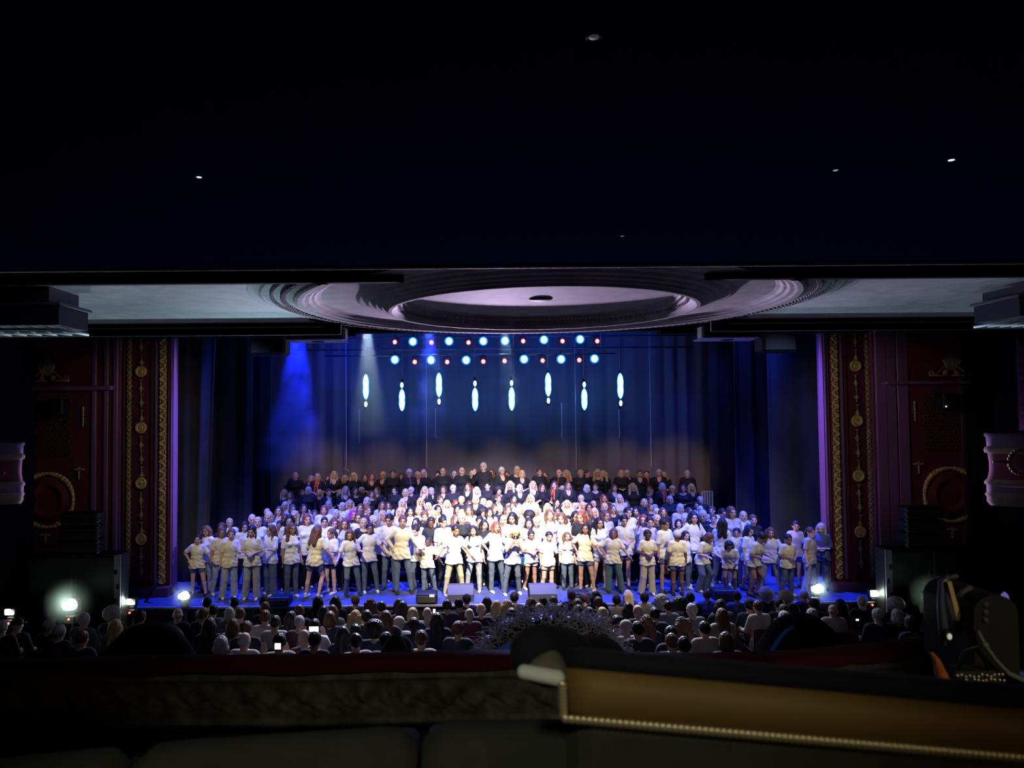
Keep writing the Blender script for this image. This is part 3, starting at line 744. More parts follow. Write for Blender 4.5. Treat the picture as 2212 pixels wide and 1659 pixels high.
M_GOLD = mat('gilded_plaster', (0.60, 0.45, 0.17), 0.45, 0.35, noise=0.35, nscale=25)
M_GOLDD = mat('dull_gilding', (0.34, 0.26, 0.13), 0.55, 0.2, noise=0.4, nscale=30)
M_CREAM = mat('cream_moulding', (0.62, 0.56, 0.44), 0.6)
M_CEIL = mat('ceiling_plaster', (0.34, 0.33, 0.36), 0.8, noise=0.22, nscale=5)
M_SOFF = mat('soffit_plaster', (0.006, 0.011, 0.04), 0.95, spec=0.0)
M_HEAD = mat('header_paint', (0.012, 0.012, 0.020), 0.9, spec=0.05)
M_FLOOR = mat('stalls_carpet', (0.03, 0.012, 0.014), 0.95, noise=0.3, nscale=12)
SZ = STAGE_Z
# stage platform with an apron lip
EDGE_Y = 15.95
st = MB().box((CX, EDGE_Y + 3.6, SZ - .05), (17.5, 7.2, .10)).build('floor', M_STAGE); struct(st)
MB().box((CX, EDGE_Y + .04, SZ - .55), (17.4, .08, .90), bev=.01).build('floor_riser', M_BLACK, st)
MB().box((CX, EDGE_Y - .02, SZ - .035), (17.5, .06, .05), bev=.008).build('stage_nosing', mat('worn_nosing', (.28, .28, .34), .5), st)
# stalls floor: raked
mb = MB(); y0, y1 = 2.75, EDGE_Y
zf = lambda y: -5.05 + .155 * (14 - y)
mb.add([(-11, y0, zf(y0)), (13, y0, zf(y0)), (13, y1, zf(y1)), (-11, y1, zf(y1)), (-11, y0, zf(y0) - .2), (13, y0, zf(y0) - .2), (13, y1, zf(y1) - .2), (-11, y1, zf(y1) - .2)],
       [(0, 1, 2, 3), (7, 6, 5, 4), (0, 4, 5, 1), (1, 5, 6, 2), (2, 6, 7, 3), (3, 7, 4, 0)])
struct(mb.build('floor', M_FLOOR))
# choir risers
def riser(x0, x1, y0, y1, top, label):
    r = empty('choir_riser', ((x0 + x1) / 2, (y0 + y1) / 2, SZ)); w_ = x1 - x0; d_ = y1 - y0; h_ = top - SZ
    MB().box((0, 0, h_ - .04), (w_, d_, .08), bev=.01).build('deck', M_BLACK, r)
    for i in range(int(w_ / 2) + 1):
        for s in (-1, 1):
            MB().tube([(-w_ / 2 + .1 + i * (w_ - .2) / int(w_ / 2), s * (d_ / 2 - .06), 0), (-w_ / 2 + .1 + i * (w_ - .2) / int(w_ / 2), s * (d_ / 2 - .06), h_ - .08)], .025, 6).build('leg', M_METAL, r)
    tag(r, label, 'staging')
riser(-4.7, 6.4, 18.02, 18.76, LEVELS['C2'][1], 'lowest black riser deck directly behind the crowd of dancers')
riser(-5.3, 6.9, 18.78, 19.54, LEVELS['C1'][1], 'second lowest black riser deck under the third row of singers')
riser(-5.3, 6.9, 19.56, 20.32, LEVELS['B'][1], 'second highest black riser deck under the blue lit singers')
riser(-5.1, 6.9, 20.34, 21.12, LEVELS['A'][1], 'highest black riser deck at the back under the black clad row')
# guard rail at the right end of the risers
rl = empty('guard_rail', (P(1528, 1080, 20.4).x, 20.4, LEVELS['B'][1]))
zt = P(1528, 1062, 20.4).z - LEVELS['B'][1]
for i in range(5):
    MB().tube([(-.14 + .07 * i, 0, 0), (-.14 + .07 * i, 0, zt)], .016 if i % 2 else .022, 8).build('upright', mat('cream_rail', (.7, .68, .58), .5), rl)
MB().tube([(-.16, 0, zt), (.16, 0, zt)], .02, 8).build('top_rail', MATS['cream_rail'], rl)
MB().tube([(-.16, 0, .08), (.16, 0, .08)], .018, 8).build('bottom_rail', MATS['cream_rail'], rl)
tag(rl, 'pale upright guard rail at the right end of the risers', 'railing')
# curtains with real folds
def curtain(x0, x1, y, z0, z1, amp, wl, name, m, seed, ay=0.0, lean=0.0, label=None, flare=.5):
    rng = random.Random(seed); n = int((x1 - x0) / wl * 12); k = 10; ph = [rng.uniform(0, 6.28) for _ in range(5)]
    vs = []; fs = []
    for j in range(k + 1):
        t = j / k; z = z1 + (z0 - z1) * t
        for i in range(n + 1):
            u = i / n; X = x0 + (x1 - x0) * u; a = X / wl * 2 * math.pi
            a += .9 * math.sin(X * 1.7 + ph[0]) + .5 * math.sin(X * 3.9 + ph[1])
            A = amp * (.6 + flare * t) * (.75 + .4 * math.sin(X * 2.3 + ph[2]))
            vs.append((X + lean * t * (u - .5) + .25 * A * math.sin(2 * a), y + ay * u + A * math.sin(a) + .2 * A * math.sin(2.3 * a + ph[3] + t), z))
    for j in range(k):
        for i in range(n):
            fs.append((j * (n + 1) + i, j * (n + 1) + i + 1, (j + 1) * (n + 1) + i + 1, (j + 1) * (n + 1) + i))
    mb = MB().add(vs, fs, True); o = mb.build(name, m)
    sol = o.modifiers.new('thick', 'SOLIDIFY'); sol.thickness = .012
    if label: tag(o, label, 'curtain')
    return o
curtain(-6.2, 7.7, 22.2, SZ, 4.6, .045, .55, 'stage_curtain', M_CLOTH, 1, label='wide grey pleated backcloth hanging behind the whole choir')
xL = lambda x, D: P(x, 1000, D).x
curtain(xL(505, 21.2), xL(585, 21.2), 21.2, SZ, 4.4, .07, .45, 'stage_curtain', M_DRAPE, 2, label='black masking drape hanging left of the backcloth, furthest upstage')
curtain(xL(445, 19.8), xL(545, 19.8), 19.8, SZ, 4.2, .08, .5, 'stage_curtain', M_DRAPE, 3, lean=-.1, label='black masking drape, middle one of three on the left wing')
curtain(xL(320, 18.2), xL(470, 18.2), 18.2, SZ, 4.0, .07, .5, 'stage_curtain', M_DRAPE, 4, lean=-.5, label='black masking drape nearest the gilded frame, left wing')
curtain(xL(1535, 20.9), xL(1625, 20.9), 20.9, SZ, 4.4, .08, .42, 'stage_curtain', M_DRAPE, 5, label='black masking drape hanging right of the backcloth, furthest upstage')
curtain(xL(1590, 19.6), xL(1690, 19.6), 19.6, SZ, 4.2, .09, .5, 'stage_curtain', M_DRAPE, 6, lean=.1, label='black masking drape, middle one of three on the right wing')
curtain(xL(1662, 18.2), xL(1850, 18.2), 18.2, SZ, 4.0, .05, .7, 'stage_curtain', M_DRAPE, 7, label='black masking drape nearest the gilded frame, right wing')
# stage house shell
struct(MB().box((CX, 23.0, 0), (22, .2, 14)).build('wall_back', M_BLACK))
struct(MB().box((-9.2, 20, 0), (.2, 6.2, 14)).build('wall_left', M_BLACK))
struct(MB().box((11.0, 20, 0), (.2, 6.2, 14)).build('wall_right', M_BLACK))

struct(MB().box((CX, 20.4, 5.36), (20, 5.4, .12)).build('ceiling', M_BLACK))
# ------------------------------------------------------------------ proscenium frames
def frame(side):
    D0 = 16.85
    root = empty('trim_1' if side < 0 else 'trim_2'); struct(root, 'maroon proscenium jamb with gilded strips, %s of the stage' % ('left' if side < 0 else 'right'))
    if side < 0: ex = dict(inner=370, scroll=350, s0=343, s1=358, drop=303, bead=276, outer=262, top=610, bot=1262)
    else: ex = dict(inner=1787, scroll=1809, s0=1800, s1=1818, drop=1855, bead=1881, outer=1897, top=600, bot=1252)
    X = lambda x, y=1000: P(x, y, D0).x
    z1 = 4.0; z0 = SZ; zb = P(ex['scroll'], ex['bot'], D0).z
    xi, xo = X(ex['inner']), X(ex['outer'])
    w_ = abs(xo - xi); xm = (xi + xo) / 2
    MB().box((xm, D0 + .24, (z0 + z1) / 2), (w_, .28, z1 - z0)).build('jamb', M_MAROON, root)
    MB().box((xi - side * -.004, D0 + .24, (z0 + z1) / 2), (.012, .275, z1 - z0)).build('reveal', M_PLUM, root)
    # mouldings running the height
    def strip(xa, xb, dep, m, name, zl=None):
        a, b = sorted((X(xa), X(xb)))
        MB().box(((a + b) / 2, D0 + .1 - dep / 2, ((zl or zb) + z1) / 2), (b - a, dep, z1 - (zl or zb)), bev=.015).build(name, m, root)
    s = -side
    strip(ex['inner'] + side * 1, ex['inner'] + side * 5, .06, M_PLUM, 'bullnose', z0)
    strip(ex['inner'] + side * 6, ex['inner'] + side * 9, .09, M_MAROON, 'fillet')
    strip(ex['scroll'] + side * 12, ex['scroll'] + side * 17, .11, M_PLUM, 'fillet')
    strip(ex['scroll'] + side * 20, ex['scroll'] + side * 28, .06, M_MAROON, 'fillet')
    strip(ex['bead'] + side * 9, ex['bead'] + side * 13, .08, M_MAROON, 'fillet')
    strip(ex['s0'], ex['s1'], .05, M_MAROON2, 'scroll_backing')
    # scroll strip: interlocking U shapes
    yf = D0 + .04; xs = X(ex['scroll']); wv = .075; pitch = .205
    mb = MB(); z = zb
    i = 0
    while z < 2.4:
        sgn = 1 if i % 2 else -1
        pts = []
        for k in range(9):
            t = math.pi * k / 8
            pts.append((xs + sgn * (-wv * .55 + wv * 1.3 * math.sin(t)) , yf - .01 - .015 * math.sin(t), z + .055 + .05 * math.cos(t)))
        mb.tube(pts, [.020 + .014 * math.sin(math.pi * k / 8) for k in range(9)], 6)
        mb.ball((xs - sgn * wv * .1, yf - .01, z + .055), (.030, .02, .020), 8, 5); mb.ball((xs - sgn * wv * .85, yf, z + .055), (.022, .02, .045), 8, 5)
        mb.tube([(xs - .07, yf, z + .11), (xs + .07, yf, z + .11)], .011, 5)
        z += pitch * .53; i += 1
    mb.build('scroll_moulding', M_GOLD, root)
    # bead strip
    mb = MB(); z = zb; xb = X(ex['bead'])
    while z < 2.4:
        mb.ball((xb, yf, z), (.055, .035, .058), 8, 6); mb.ball((xb - .04, yf, z + .06), (.028, .02, .03), 6, 4); mb.ball((xb + .04, yf, z + .06), (.028, .02, .03), 6, 4); z += .125
    mb.build('bead_moulding', M_GOLDD, root)
    # roundels and pendants
    ys = (681, 802, 924, 1044, 1165) if side < 0 else (671, 790, 909, 1028, 1149)
    xs_ = [ex['drop'] + (0 if side < 0 else (y - 790) * .028 - 5) for y in ys]
    prof = [(0, -.02), (.03, -.035), (.05, -.02), (.06, -.005), (.085, -.03), (.115, -.045), (.135, -.03), (.145, 0), (.12, .02)]
    for k, y in enumerate(ys):
        c = P(xs_[k], y, D0)
        MB().lathe(prof, (c.x, yf, c.z), 'Y', 24).build('roundel', M_GOLD, root)
    for k in range(len(ys)):
        c = P(xs_[k], ys[k], D0)
        for q, (dz0, n_) in enumerate(((-.18, 0), (-.52, 1), (-.90, 2))):
            mb = MB(); zz = c.z + dz0 - .02; x_ = c.x + (0.01 * q)
            mb.lathe([(.004, -.0), (.02, -.02), (.010, -.05), (.018, -.08), (.008, -.11), (.03, -.16), (.045, -.21), (.034, -.25), (.012, -.28), (.022, -.30), (.004, -.33)][::-1], (x_, yf, zz), 'Z', 10)
            for sd in (-1, 1):
                mb.tube([(x_, yf, zz - .24), (x_ + sd * .05, yf - .01, zz - .225), (x_ + sd * .085, yf, zz - .185)], [.012, .011, .004], 6)
                mb.ball((x_ + sd * .03, yf, zz - .01), (.02, .015, .012), 6, 4)
            if zz - .34 > zb - .05: mb.build('pendant_ornament', M_GOLDD, root)
    # plinth
    MB().box((xm, D0 + .02, (SZ + zb) / 2 - .02), (w_ + .02, .34, zb - SZ - .04), bev=.02).build('plinth', mat('plum_plinth', (.10, .04, .075), .5), root)
frame(-1); frame(1)
# proscenium header
hz = P(1100, 700, 16.9).z
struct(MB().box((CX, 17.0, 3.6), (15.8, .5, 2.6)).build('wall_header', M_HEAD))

# ------------------------------------------------------------------ side walls beside the frame
def side_wall(side):
    nm = 'wall_left_front' if side < 0 else 'wall_right_front'
    root = empty(nm); struct(root)
    Q = (lambda x, y, D: P(x, y, D)) if side < 0 else (lambda x, y, D: P(MX(x), y - 12, D))
    D1 = 16.1
    def bx(xa, xb, ya, yb, D, th, m, name, bev=.02):
        a = Q(xa, ya, D); b = Q(xb, yb, D)
        x0_, x1_ = sorted((a.x, b.x)); z0_, z1_ = sorted((a.z, b.z))
        return MB().box(((x0_ + x1_) / 2, D + th / 2, (z0_ + z1_) / 2), (x1_ - x0_, th, z1_ - z0_), bev=bev).build(name, m, root)
    bx(-260, 255, 380, 1420, D1, .1, M_MAROON, 'panelled_wall')
    for xa, xb in ((246, 250), (226, 229), (200, 203)): bx(xa, xb, 600, 1300, D1 - .05, .06, M_PLUM, 'reed_moulding', .01)
    bx(66, 196, 600, 812, D1 - .03, .05, M_MAROON2, 'red_panel')
    bx(58, 240, 834, 842, D1 - .22, .24, M_PLUM, 'ledge')
    bx(60, 66, 600, 1300, D1 - .06, .08, M_MAROON, 'reed_moulding', .01)
    bx(20, 58, 600, 1300, D1 - .10, .12, M_HEAD, 'dark_return')
    # pierced grille
    a = Q(66, 862, D1); b = Q(156, 982, D1); mb = MB(); x0_, x1_ = sorted((a.x, b.x)); nx, nz = 13, 17
    for i in range(nx):
        for j in range(nz):
            mb.lathe([(.030, 0), (.036, -.012), (.042, 0), (.040, .015)], (x0_ + (x1_ - x0_) * (i + .5 * (j % 2)) / nx, D1 - .03, b.z + (a.z - b.z) * j / nz), 'Y', 8)
    mb.build('pierced_grille', mat('grille_plaster', (.11, .02, .03), .7), root)
    # crest: shell leaf between two scrolls
    c = Q(106, 812, D1); mb = MB(); yf = D1 - .08
    for k in range(-3, 4):
        mb.tube([(c.x + k * .025, yf, c.z), (c.x + k * .058, yf - .05, c.z + .22), (c.x + k * .035, yf, c.z + .42 - abs(k) * .035)], [.02, .042, .012], 7)
    mb.build('crest_shell', M_GOLDD, root); mb = MB()
    for sd in (-1, 1):
        pts = []
        for k in range(26):
            t = k / 25
            if t < .5: pts.append((c.x + sd * (.05 + 1.5 * t * .5), yf, c.z + .02 + .13 * math.cos(math.pi * t) ** 2 - .15 * t * 2))
            else:
                q = (t - .5) * 2 * 2 * math.pi * 1.2; r_ = .07 * (1 - (t - .5) * 1.5)
                pts.append((c.x + sd * (.43 + r_ * math.sin(q)), yf, c.z - .13 + .07 - r_ * math.cos(q)))
        mb.tube(pts, .022, 6)
        mb.ball((c.x + sd * .13, yf, c.z - .05), (.07, .05, .07), 10, 6); mb.tube([(c.x, yf, c.z - .12), (c.x + sd * .5, yf, c.z - .12)], .022, 6)
    mb.build('crest_scroll', M_GOLDD, root)
    # small drops on the plaster
    for (x, y, s_) in ((181, 900, 1.0), (172, 1022, .6), (100, 1162, .5)):
        c = Q(x, y, D1); mb = MB()
        for k in range(6): mb.ball((c.x, D1 - .03, c.z + (2.5 - k) * .075 * s_), (.03 * (1 - .1 * k), .03, .05 * s_), 8, 5)
        if s_ < 1:
            for sd in (-1, 1): mb.ball((c.x + sd * .07, D1 - .03, c.z + .14 * s_), (.07, .03, .025), 8, 5)
        mb.build('husk_drop', M_GOLDD, root)
    # roundel: gilded ring around a red dish
    c = Q(103, 1080, D1); mb = MB(); rr = .60
    for k in range(40):
        t = 2 * math.pi * k / 40
        mb.ball((c.x + rr * math.cos(t), D1 - .04, c.z + rr * math.sin(t)), (.05 * abs(math.sin(t)) + .035, .04, .05 * abs(math.cos(t)) + .035), 8, 5)
    mb.build('ring_moulding', M_GOLD, root)
    MB().lathe([(0, .05), (.25, .03), (.32, -.02), (.36, -.06), (.40, -.02), (.5, -.01)], (c.x, D1 - .02, c.z), 'Y', 40).build('dish', M_MAROON2, root)
    MB().lathe([(.34, -.05), (.38, -.07), (.40, -.03), (.58, -.02), (.60, .02)], (c.x, D1 - .01, c.z), 'Y', 40).build('dish_rim', M_MAROON, root)
    return D1
def MX(x): return 2155 - x
side_wall(-1); side_wall(1)

# ------------------------------------------------------------------ speaker stacks and small wall items
def box_at(xa, ya, xb, yb, D, th, m, name, root, bev=.015):
    a = P(xa, ya, D); b = P(xb, yb, D); x0_, x1_ = sorted((a.x, b.x)); z0_, z1_ = sorted((a.z, b.z))
    o = MB().box(((x0_ + x1_) / 2 - root.location.x, D + th / 2 - root.location.y, (z0_ + z1_) / 2 - root.location.z), (x1_ - x0_, th, z1_ - z0_), bev=bev).build(name, m, root)
    return o
M_CAB = mat('black_cabinet', (.008, .009, .012), .6, noise=.2, nscale=30)
M_GRILLE = mat('speaker_grille', (.012, .014, .018), .5, .3)
M_LITEDGE = mat('lit_edge_grey', (.20, .20, .27), .5)  # pale tone paints the light along the cabinet edges
def stack(side):
    w_ = 'left' if side < 0 else 'right'
    G = (lambda x: x) if side < 0 else (lambda x: 2172 - x)
    dy = 0 if side < 0 else -14
    D = 14.9
    # lower big cabinets
    r = empty('subwoofer', P(G(190), 1330 + dy, D) * 1.0)
    z_floor = SZ
    a = P(G(60), 1197 + dy, D); b = P(G(262), 1197 + dy, D); x0_, x1_ = sorted((a.x, b.x)); zt = a.z
    r.location = ((x0_ + x1_) / 2, D + .5, SZ - .3); h = zt - r.location.z
    MB().box((0, -.32, h / 2), (x1_ - x0_, .36, h), bev=.03).build('cabinet', M_CAB, r)
    for k in range(2):
        MB().box(((k - .5) * (x1_ - x0_) / 2, -.51, h * .5), ((x1_ - x0_) / 2 - .08, .04, h - .12), bev=.02).build('grille', M_GRILLE, r)
    xe = (x1_ - x0_) / 2 * (1 if side < 0 else -1)
    e = MB(); e.box((xe - (.06 if side < 0 else -.06), -.53, h / 2), (.13, .06, h - .04), bev=.01)
    e.build('lit_edge_strip', M_LITEDGE, r)
    e = MB()
    for k in range(5):
        e.box((xe - (.04 if side < 0 else -.04) * (1 if k % 2 else 2.2), -.57, .12 + k * (h - .2) / 5), (.04, .03, .10), bev=.005)
    e.build('handle_slot', M_BLACK, r)
    tag(r, 'large black subwoofer stack standing on the floor %s of the stage' % w_, 'loudspeaker')
    # upper cabinets of the line array
    a = P(G(122), 1107 + dy, D); b = P(G(214), 1197 + dy, D); x0_, x1_ = sorted((a.x, b.x))
    r = empty('line_array_speaker', ((x0_ + x1_) / 2, D + .45, b.z)); h = a.z - b.z; n = 3
    for k in range(n):
        c = MB().box((0, -.24, h * (k + .5) / n), (x1_ - x0_ - .1, .34, h / n - .03), bev=.03).build('cabinet', M_CAB, r)
        MB().box((0, -.41, h * (k + .5) / n), (x1_ - x0_ - .2, .03, h / n - .08), bev=.01).build('grille', M_GRILLE, c)
    e = MB(); xe = (x1_ - x0_) / 2 * (1 if side < 0 else -1)
    for k in range(8):
        z_ = h * (k + .5) / 8; sx = (1 if side < 0 else -1)
        e.tube([(xe - sx * .06, -.42, z_ - .045), (xe - sx * .005, -.42, z_ - .01), (xe - sx * .06, -.42, z_ + .03)], .017, 6)
    e.build('lit_serration', M_LITEDGE, r)
    tag(r, 'black line array cabinets standing on the subwoofers %s of the stage' % w_, 'loudspeaker')
    # small box on the grille, leaning pole
    a = P(G(114), 862 + dy, 15.9); b = P(G(143), 897 + dy, 15.9)
    r = empty('wall_speaker', ((a.x + b.x) / 2, 15.9, (a.z + b.z) / 2))
    MB().box((0, 0, 0), (abs(a.x - b.x), .3, abs(a.z - b.z)), bev=.02).build('cabinet', M_CAB, r)
    MB().box((0, -.16, 0), (abs(a.x - b.x) - .06, .02, abs(a.z - b.z) - .06), bev=.005).build('grille', M_GRILLE, r)
    if side > 0: MB().ball((-.13, -.19, -.13), .014, 8, 6).build('indicator_lamp', mat('white_pilot', (.8, .85, 1), .4, emit=(.8, .88, 1), es=6), r)
    tag(r, 'small square black speaker on the pierced grille, %s wall' % w_, 'loudspeaker')
stack(-1); stack(1)
# dark stage-side pole
o = MB().tube([P(313, 1303, 16.3), P(341, 1252, 16.3)], .035, 8).build('leaning_pole', M_BLACK); tag(o, 'short black pole leaning on the plinth of the left gilded frame', 'pole')

# ------------------------------------------------------------------ bow-fronted boxes
M_BOX = mat('rose_plaster', (.34, .12, .20), .55); M_BOX2 = mat('lilac_plaster', (.42, .32, .52), .5)
def bow(side):
    D = 12.2
    if side < 0: xc, yt, yb, edge = -18, 955, 1088, 52
    else: xc, yt, yb, edge = 2230, 935, 1092, 2127
    c = P(xc, (yt + yb) / 2, D); e = P(edge, yt, D); rad = abs(e.x - c.x)
    zt = P(edge, yt, D).z; zb = P(edge, yb, D).z; H_ = zt - zb
    root = empty('trim_3' if side < 0 else 'trim_4', (c.x, D, zb)); struct(root, 'curved front of the theatre box at the %s edge' % ('left' if side < 0 else 'right'))
    ps = [('capping', M_BOX2, [(1.0, 1.0), (1.02, .99), (1.02, .96), (.98, .94), (.97, .80)]),
          ('upper_moulding', M_CREAM, [(.97, .82), (1.02, .80), (1.04, .77), (1.02, .73), (.96, .72)]),
          ('bowed_panel', M_BOX, [(.96, .73), (.93, .6), (.93, .48), (.98, .36)]),
          ('lower_moulding', M_CREAM, [(.98, .37), (1.04, .34), (1.05, .31), (1.02, .29)]),
          ('base_band', M_BOX2, [(1.0, .30), (1.0, .18)]),
          ('base_moulding', M_CREAM, [(1.0, .19), (1.04, .16), (1.0, .12), (1.0, .06), (.92, .0)])]
    for nm, m, pr in ps:
        MB().lathe([(r_ * rad, z_ * H_) for r_, z_ in pr], (0, 0, 0), 'Z', 40, math.pi, 2 * math.pi + .01, 1.0, .55).build(nm, m, root)
    MB().lathe([(0, .02), (rad * .93, .02), (rad * .93, -.02), (0, -.02)], (0, 0, 0), 'Z', 40, math.pi, 2 * math.pi + .01, 1.0, .55).build('underside', M_HEAD, root)
    if side > 0:   # gilded wreath and lattice bracket
        mb = MB(); w0 = P(2205, 998, D - .5) - root.location
        for k in range(22):
            t = 2 * math.pi * k / 22; mb.ball((w0.x + .19 * math.cos(t), w0.y - .0, w0.z + .19 * math.sin(t)), .035, 7, 5)
        mb.tube([(w0.x - .42, w0.y + .05, w0.z), (w0.x - .2, w0.y, w0.z)], .025, 6); mb.build('wreath', M_GOLDD, root)
    else:
        mb = MB(); w0 = P(6, 1022, D - .5) - root.location
        for k in range(4): mb.ball((w0.x - .06 * k, w0.y, w0.z), (.04, .03, .025), 7, 5)
        mb.build('wreath', M_GOLDD, root)
bow(-1); bow(1)
# purple curtained opening at the right edge
a = P(2196, 722, 13.0); b = P(2260, 930, 13.0)
tag(curtain(a.x, b.x, 13.0, b.z, a.z, .03, .22, 'box_curtain', mat('mauve_damask', (.20, .12, .24), .8, noise=.5, nscale=14), 11), 'mauve patterned curtain above the box at the right edge', 'curtain')
# side wall stubs linking boxes to soffit
struct(MB().box((P(-40, 900, 13).x - 1.0, 12.6, 0), (.3, 7.5, 12)).build('wall_left', M_HEAD))
struct(MB().box((P(2290, 900, 13).x + 1.2, 12.6, 0), (.3, 7.5, 12)).build('wall_right', M_HEAD))

# ------------------------------------------------------------------ soffit with the great ceiling rose
DC = Vector((CX, 8.2, 0)); ZC = 1.26; YB = 6.60
def clip_lathe(prof, name, m, root, n=256, ymin=None):
    """ring about DC, faces nearer than ymin dropped"""
    mb = MB()
    for i in range(len(prof) - 1): mb.lathe(prof[i:i + 2], DC, 'Z', n)
    if ymin is not None:
        mb.f, mb.smooth = zip(*[(f, s_) for f, s_ in zip(mb.f, mb.smooth) if min(mb.v[i][1] for i in f) >= ymin - .05])
        mb.f = list(mb.f); mb.smooth = list(mb.smooth)
    return mb.build(name, m, root)
rose = empty('ceiling_rose'); struct(rose, 'stepped circular plaster ceiling rose')
rose.name = 'trim_5'
prof = [(0, 1.285), (1.50, 1.285), (1.55, 1.265), (1.56, 1.245), (1.60, 1.24), (1.61, 1.215), (1.65, 1.20), (1.66, 1.165), (1.69, 1.14), (1.72, 1.122), (1.76, 1.122), (1.79, 1.15), (1.83, 1.152), (1.85, 1.172), (1.90, 1.178), (1.93, 1.198), (1.98, 1.205), (2.02, 1.228), (2.08, 1.236), (2.12, 1.252), (2.45, 1.256)]
clip_lathe(prof, 'inner_dish', M_CEIL, rose)
prof = [(2.42, 1.256), (2.50, 1.257), (2.54, 1.244), (2.57, 1.222), (2.60, 1.220), (2.63, 1.200), (2.67, 1.196), (2.70, 1.182), (2.75, 1.178), (2.78, 1.186), (2.80, 1.206), (2.90, 1.214), (2.92, 1.228), (3.00, 1.232), (3.02, 1.242), (3.12, 1.236), (3.15, 1.250), (3.26, 1.258)]
clip_lathe(prof, 'outer_band', M_CEIL, rose, ymin=YB)
def ring_blocks(r, z, n, sz, name, m, ymin=None):
    mb = MB()
    for k in range(n):
        t = 2 * math.pi * k / n; y = DC.y + r * math.sin(t)
        if ymin is not None and y < ymin: continue
        rot = Matrix.Rotation(t, 3, 'Z'); mb.box((DC.x + r * math.cos(t), y, z), sz, rot, bev=sz[2] * .3)
    return mb.build(name, m, rose)
ring_blocks(2.90, 1.208, 200, (.06, .045, .03), 'dentil_course', M_CEIL, YB)
ring_blocks(1.64, 1.205, 130, (.05, .04, .028), 'dentil_course', M_CEIL)
def bead_ring(r, z, n, s_, name, ymin=None):
    mb = MB()
    for k in range(n):
        t = 2 * math.pi * k / n; y = DC.y + r * math.sin(t)
        if ymin is not None and y < ymin: continue
        mb.ball((DC.x + r * math.cos(t), y, z), s_, 6, 4)
    return mb.build(name, mat('pale_beading', (.80, .78, .82), .6), rose)
bead_ring(3.02, 1.228, 300, .019, 'pearl_beading', YB); bead_ring(1.57, 1.240, 190, .014, 'pearl_beading')
MB().lathe([(0, 1.262), (.09, 1.262), (.13, 1.274), (.14, 1.285)], DC, 'Z', 24).build('centre_vent', M_BLACK, rose)
# flat of the soffit around the rose
def flat(name, m, x0, x1, y0, y1, z, hole, th=.25):
    n = 96; vs = []; fs = []
    # polar strip from the circle to the rectangle boundary
    for k in range(n + 1):
        t = 2 * math.pi * k / n; c_, s_ = math.cos(t), math.sin(t)
        p = (DC.x + hole * c_, DC.y + hole * s_)
        m1 = []
        if c_ > 1e-6: m1.append((x1 - DC.x) / c_)
        if c_ < -1e-6: m1.append((x0 - DC.x) / c_)
        if s_ > 1e-6: m1.append((y1 - DC.y) / s_)
        if s_ < -1e-6: m1.append((y0 - DC.y) / s_)
        r_ = min(m1); q = (DC.x + r_ * c_, DC.y + r_ * s_)
        vs += [(p[0], p[1], z), (q[0], q[1], z), r_]
    V = []; idx = []
    for k in range(n + 1):
        V += [vs[3 * k], vs[3 * k + 1]]; idx.append(vs[3 * k + 2] > hole + .001)
    fs = [(2 * k, 2 * k + 1, 2 * k + 3, 2 * k + 2) for k in range(n) if idx[k] and idx[k + 1]]
    mb = MB().add(V, fs)
    for cx_, cy_ in ((x0, y0), (x1, y0), (x0, y1), (x1, y1)):  # corner triangles
        best = sorted(range(len(V) // 2), key=lambda k: (V[2 * k + 1][0] - cx_) ** 2 + (V[2 * k + 1][1] - cy_) ** 2)[:2]
        mb.add([(cx_, cy_, z), V[2 * best[0] + 1], V[2 * best[1] + 1]], [(0, 1, 2)])
    return mb.build(name, m)
YF = 10.12
c_ = flat('ceiling', M_CEIL, -8.2, 10.2, YB - .02, YF, ZC, 3.25)
struct(c_)
# bulging front fascia following the rose, and straight fascias beside it
def fascia():
    root = empty('trim_6'); struct(root, 'dark downstand along the front of the soffit')
    a = math.asin((YF - DC.y) / 3.27); x_e = 3.27 * math.cos(a)
    for s in (-1, 1):
        x0_, x1_ = (DC.x + s * x_e, DC.x + s * 9.6)
        mb = MB(); zb = 1.095
        mb.box(((x0_ + x1_) / 2, YF + .01, (zb + 1.9) / 2), (abs(x1_ - x0_), .04, 1.9 - zb))
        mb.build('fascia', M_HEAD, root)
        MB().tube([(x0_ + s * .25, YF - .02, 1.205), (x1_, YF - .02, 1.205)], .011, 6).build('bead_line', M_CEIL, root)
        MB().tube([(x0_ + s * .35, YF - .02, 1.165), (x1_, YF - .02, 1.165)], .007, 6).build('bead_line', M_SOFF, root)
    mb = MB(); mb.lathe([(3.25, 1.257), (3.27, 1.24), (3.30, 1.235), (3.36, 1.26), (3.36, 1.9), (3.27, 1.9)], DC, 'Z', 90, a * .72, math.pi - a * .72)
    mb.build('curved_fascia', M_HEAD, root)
fascia()
# near soffit, dark, lower, with a rounded lip; drop lamps let into it
ZN = 1.108; YL = 5.47
sf = empty('ceiling_near'); struct(sf); sf.name = 'ceiling'
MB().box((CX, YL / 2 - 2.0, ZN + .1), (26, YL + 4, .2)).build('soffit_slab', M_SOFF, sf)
MB().tube([(-10.5, YL, ZN + .006), (12.5, YL, ZN + .004)], .018, 10).build('lip_moulding', mat('lit_lip_tone', (.7, .7, .72), .7), sf)  # lit line along the lip put into its pale colour
MB().box((CX, YL - .05, ZN + .5), (26, .1, .8)).build('upstand', M_SOFF, sf)
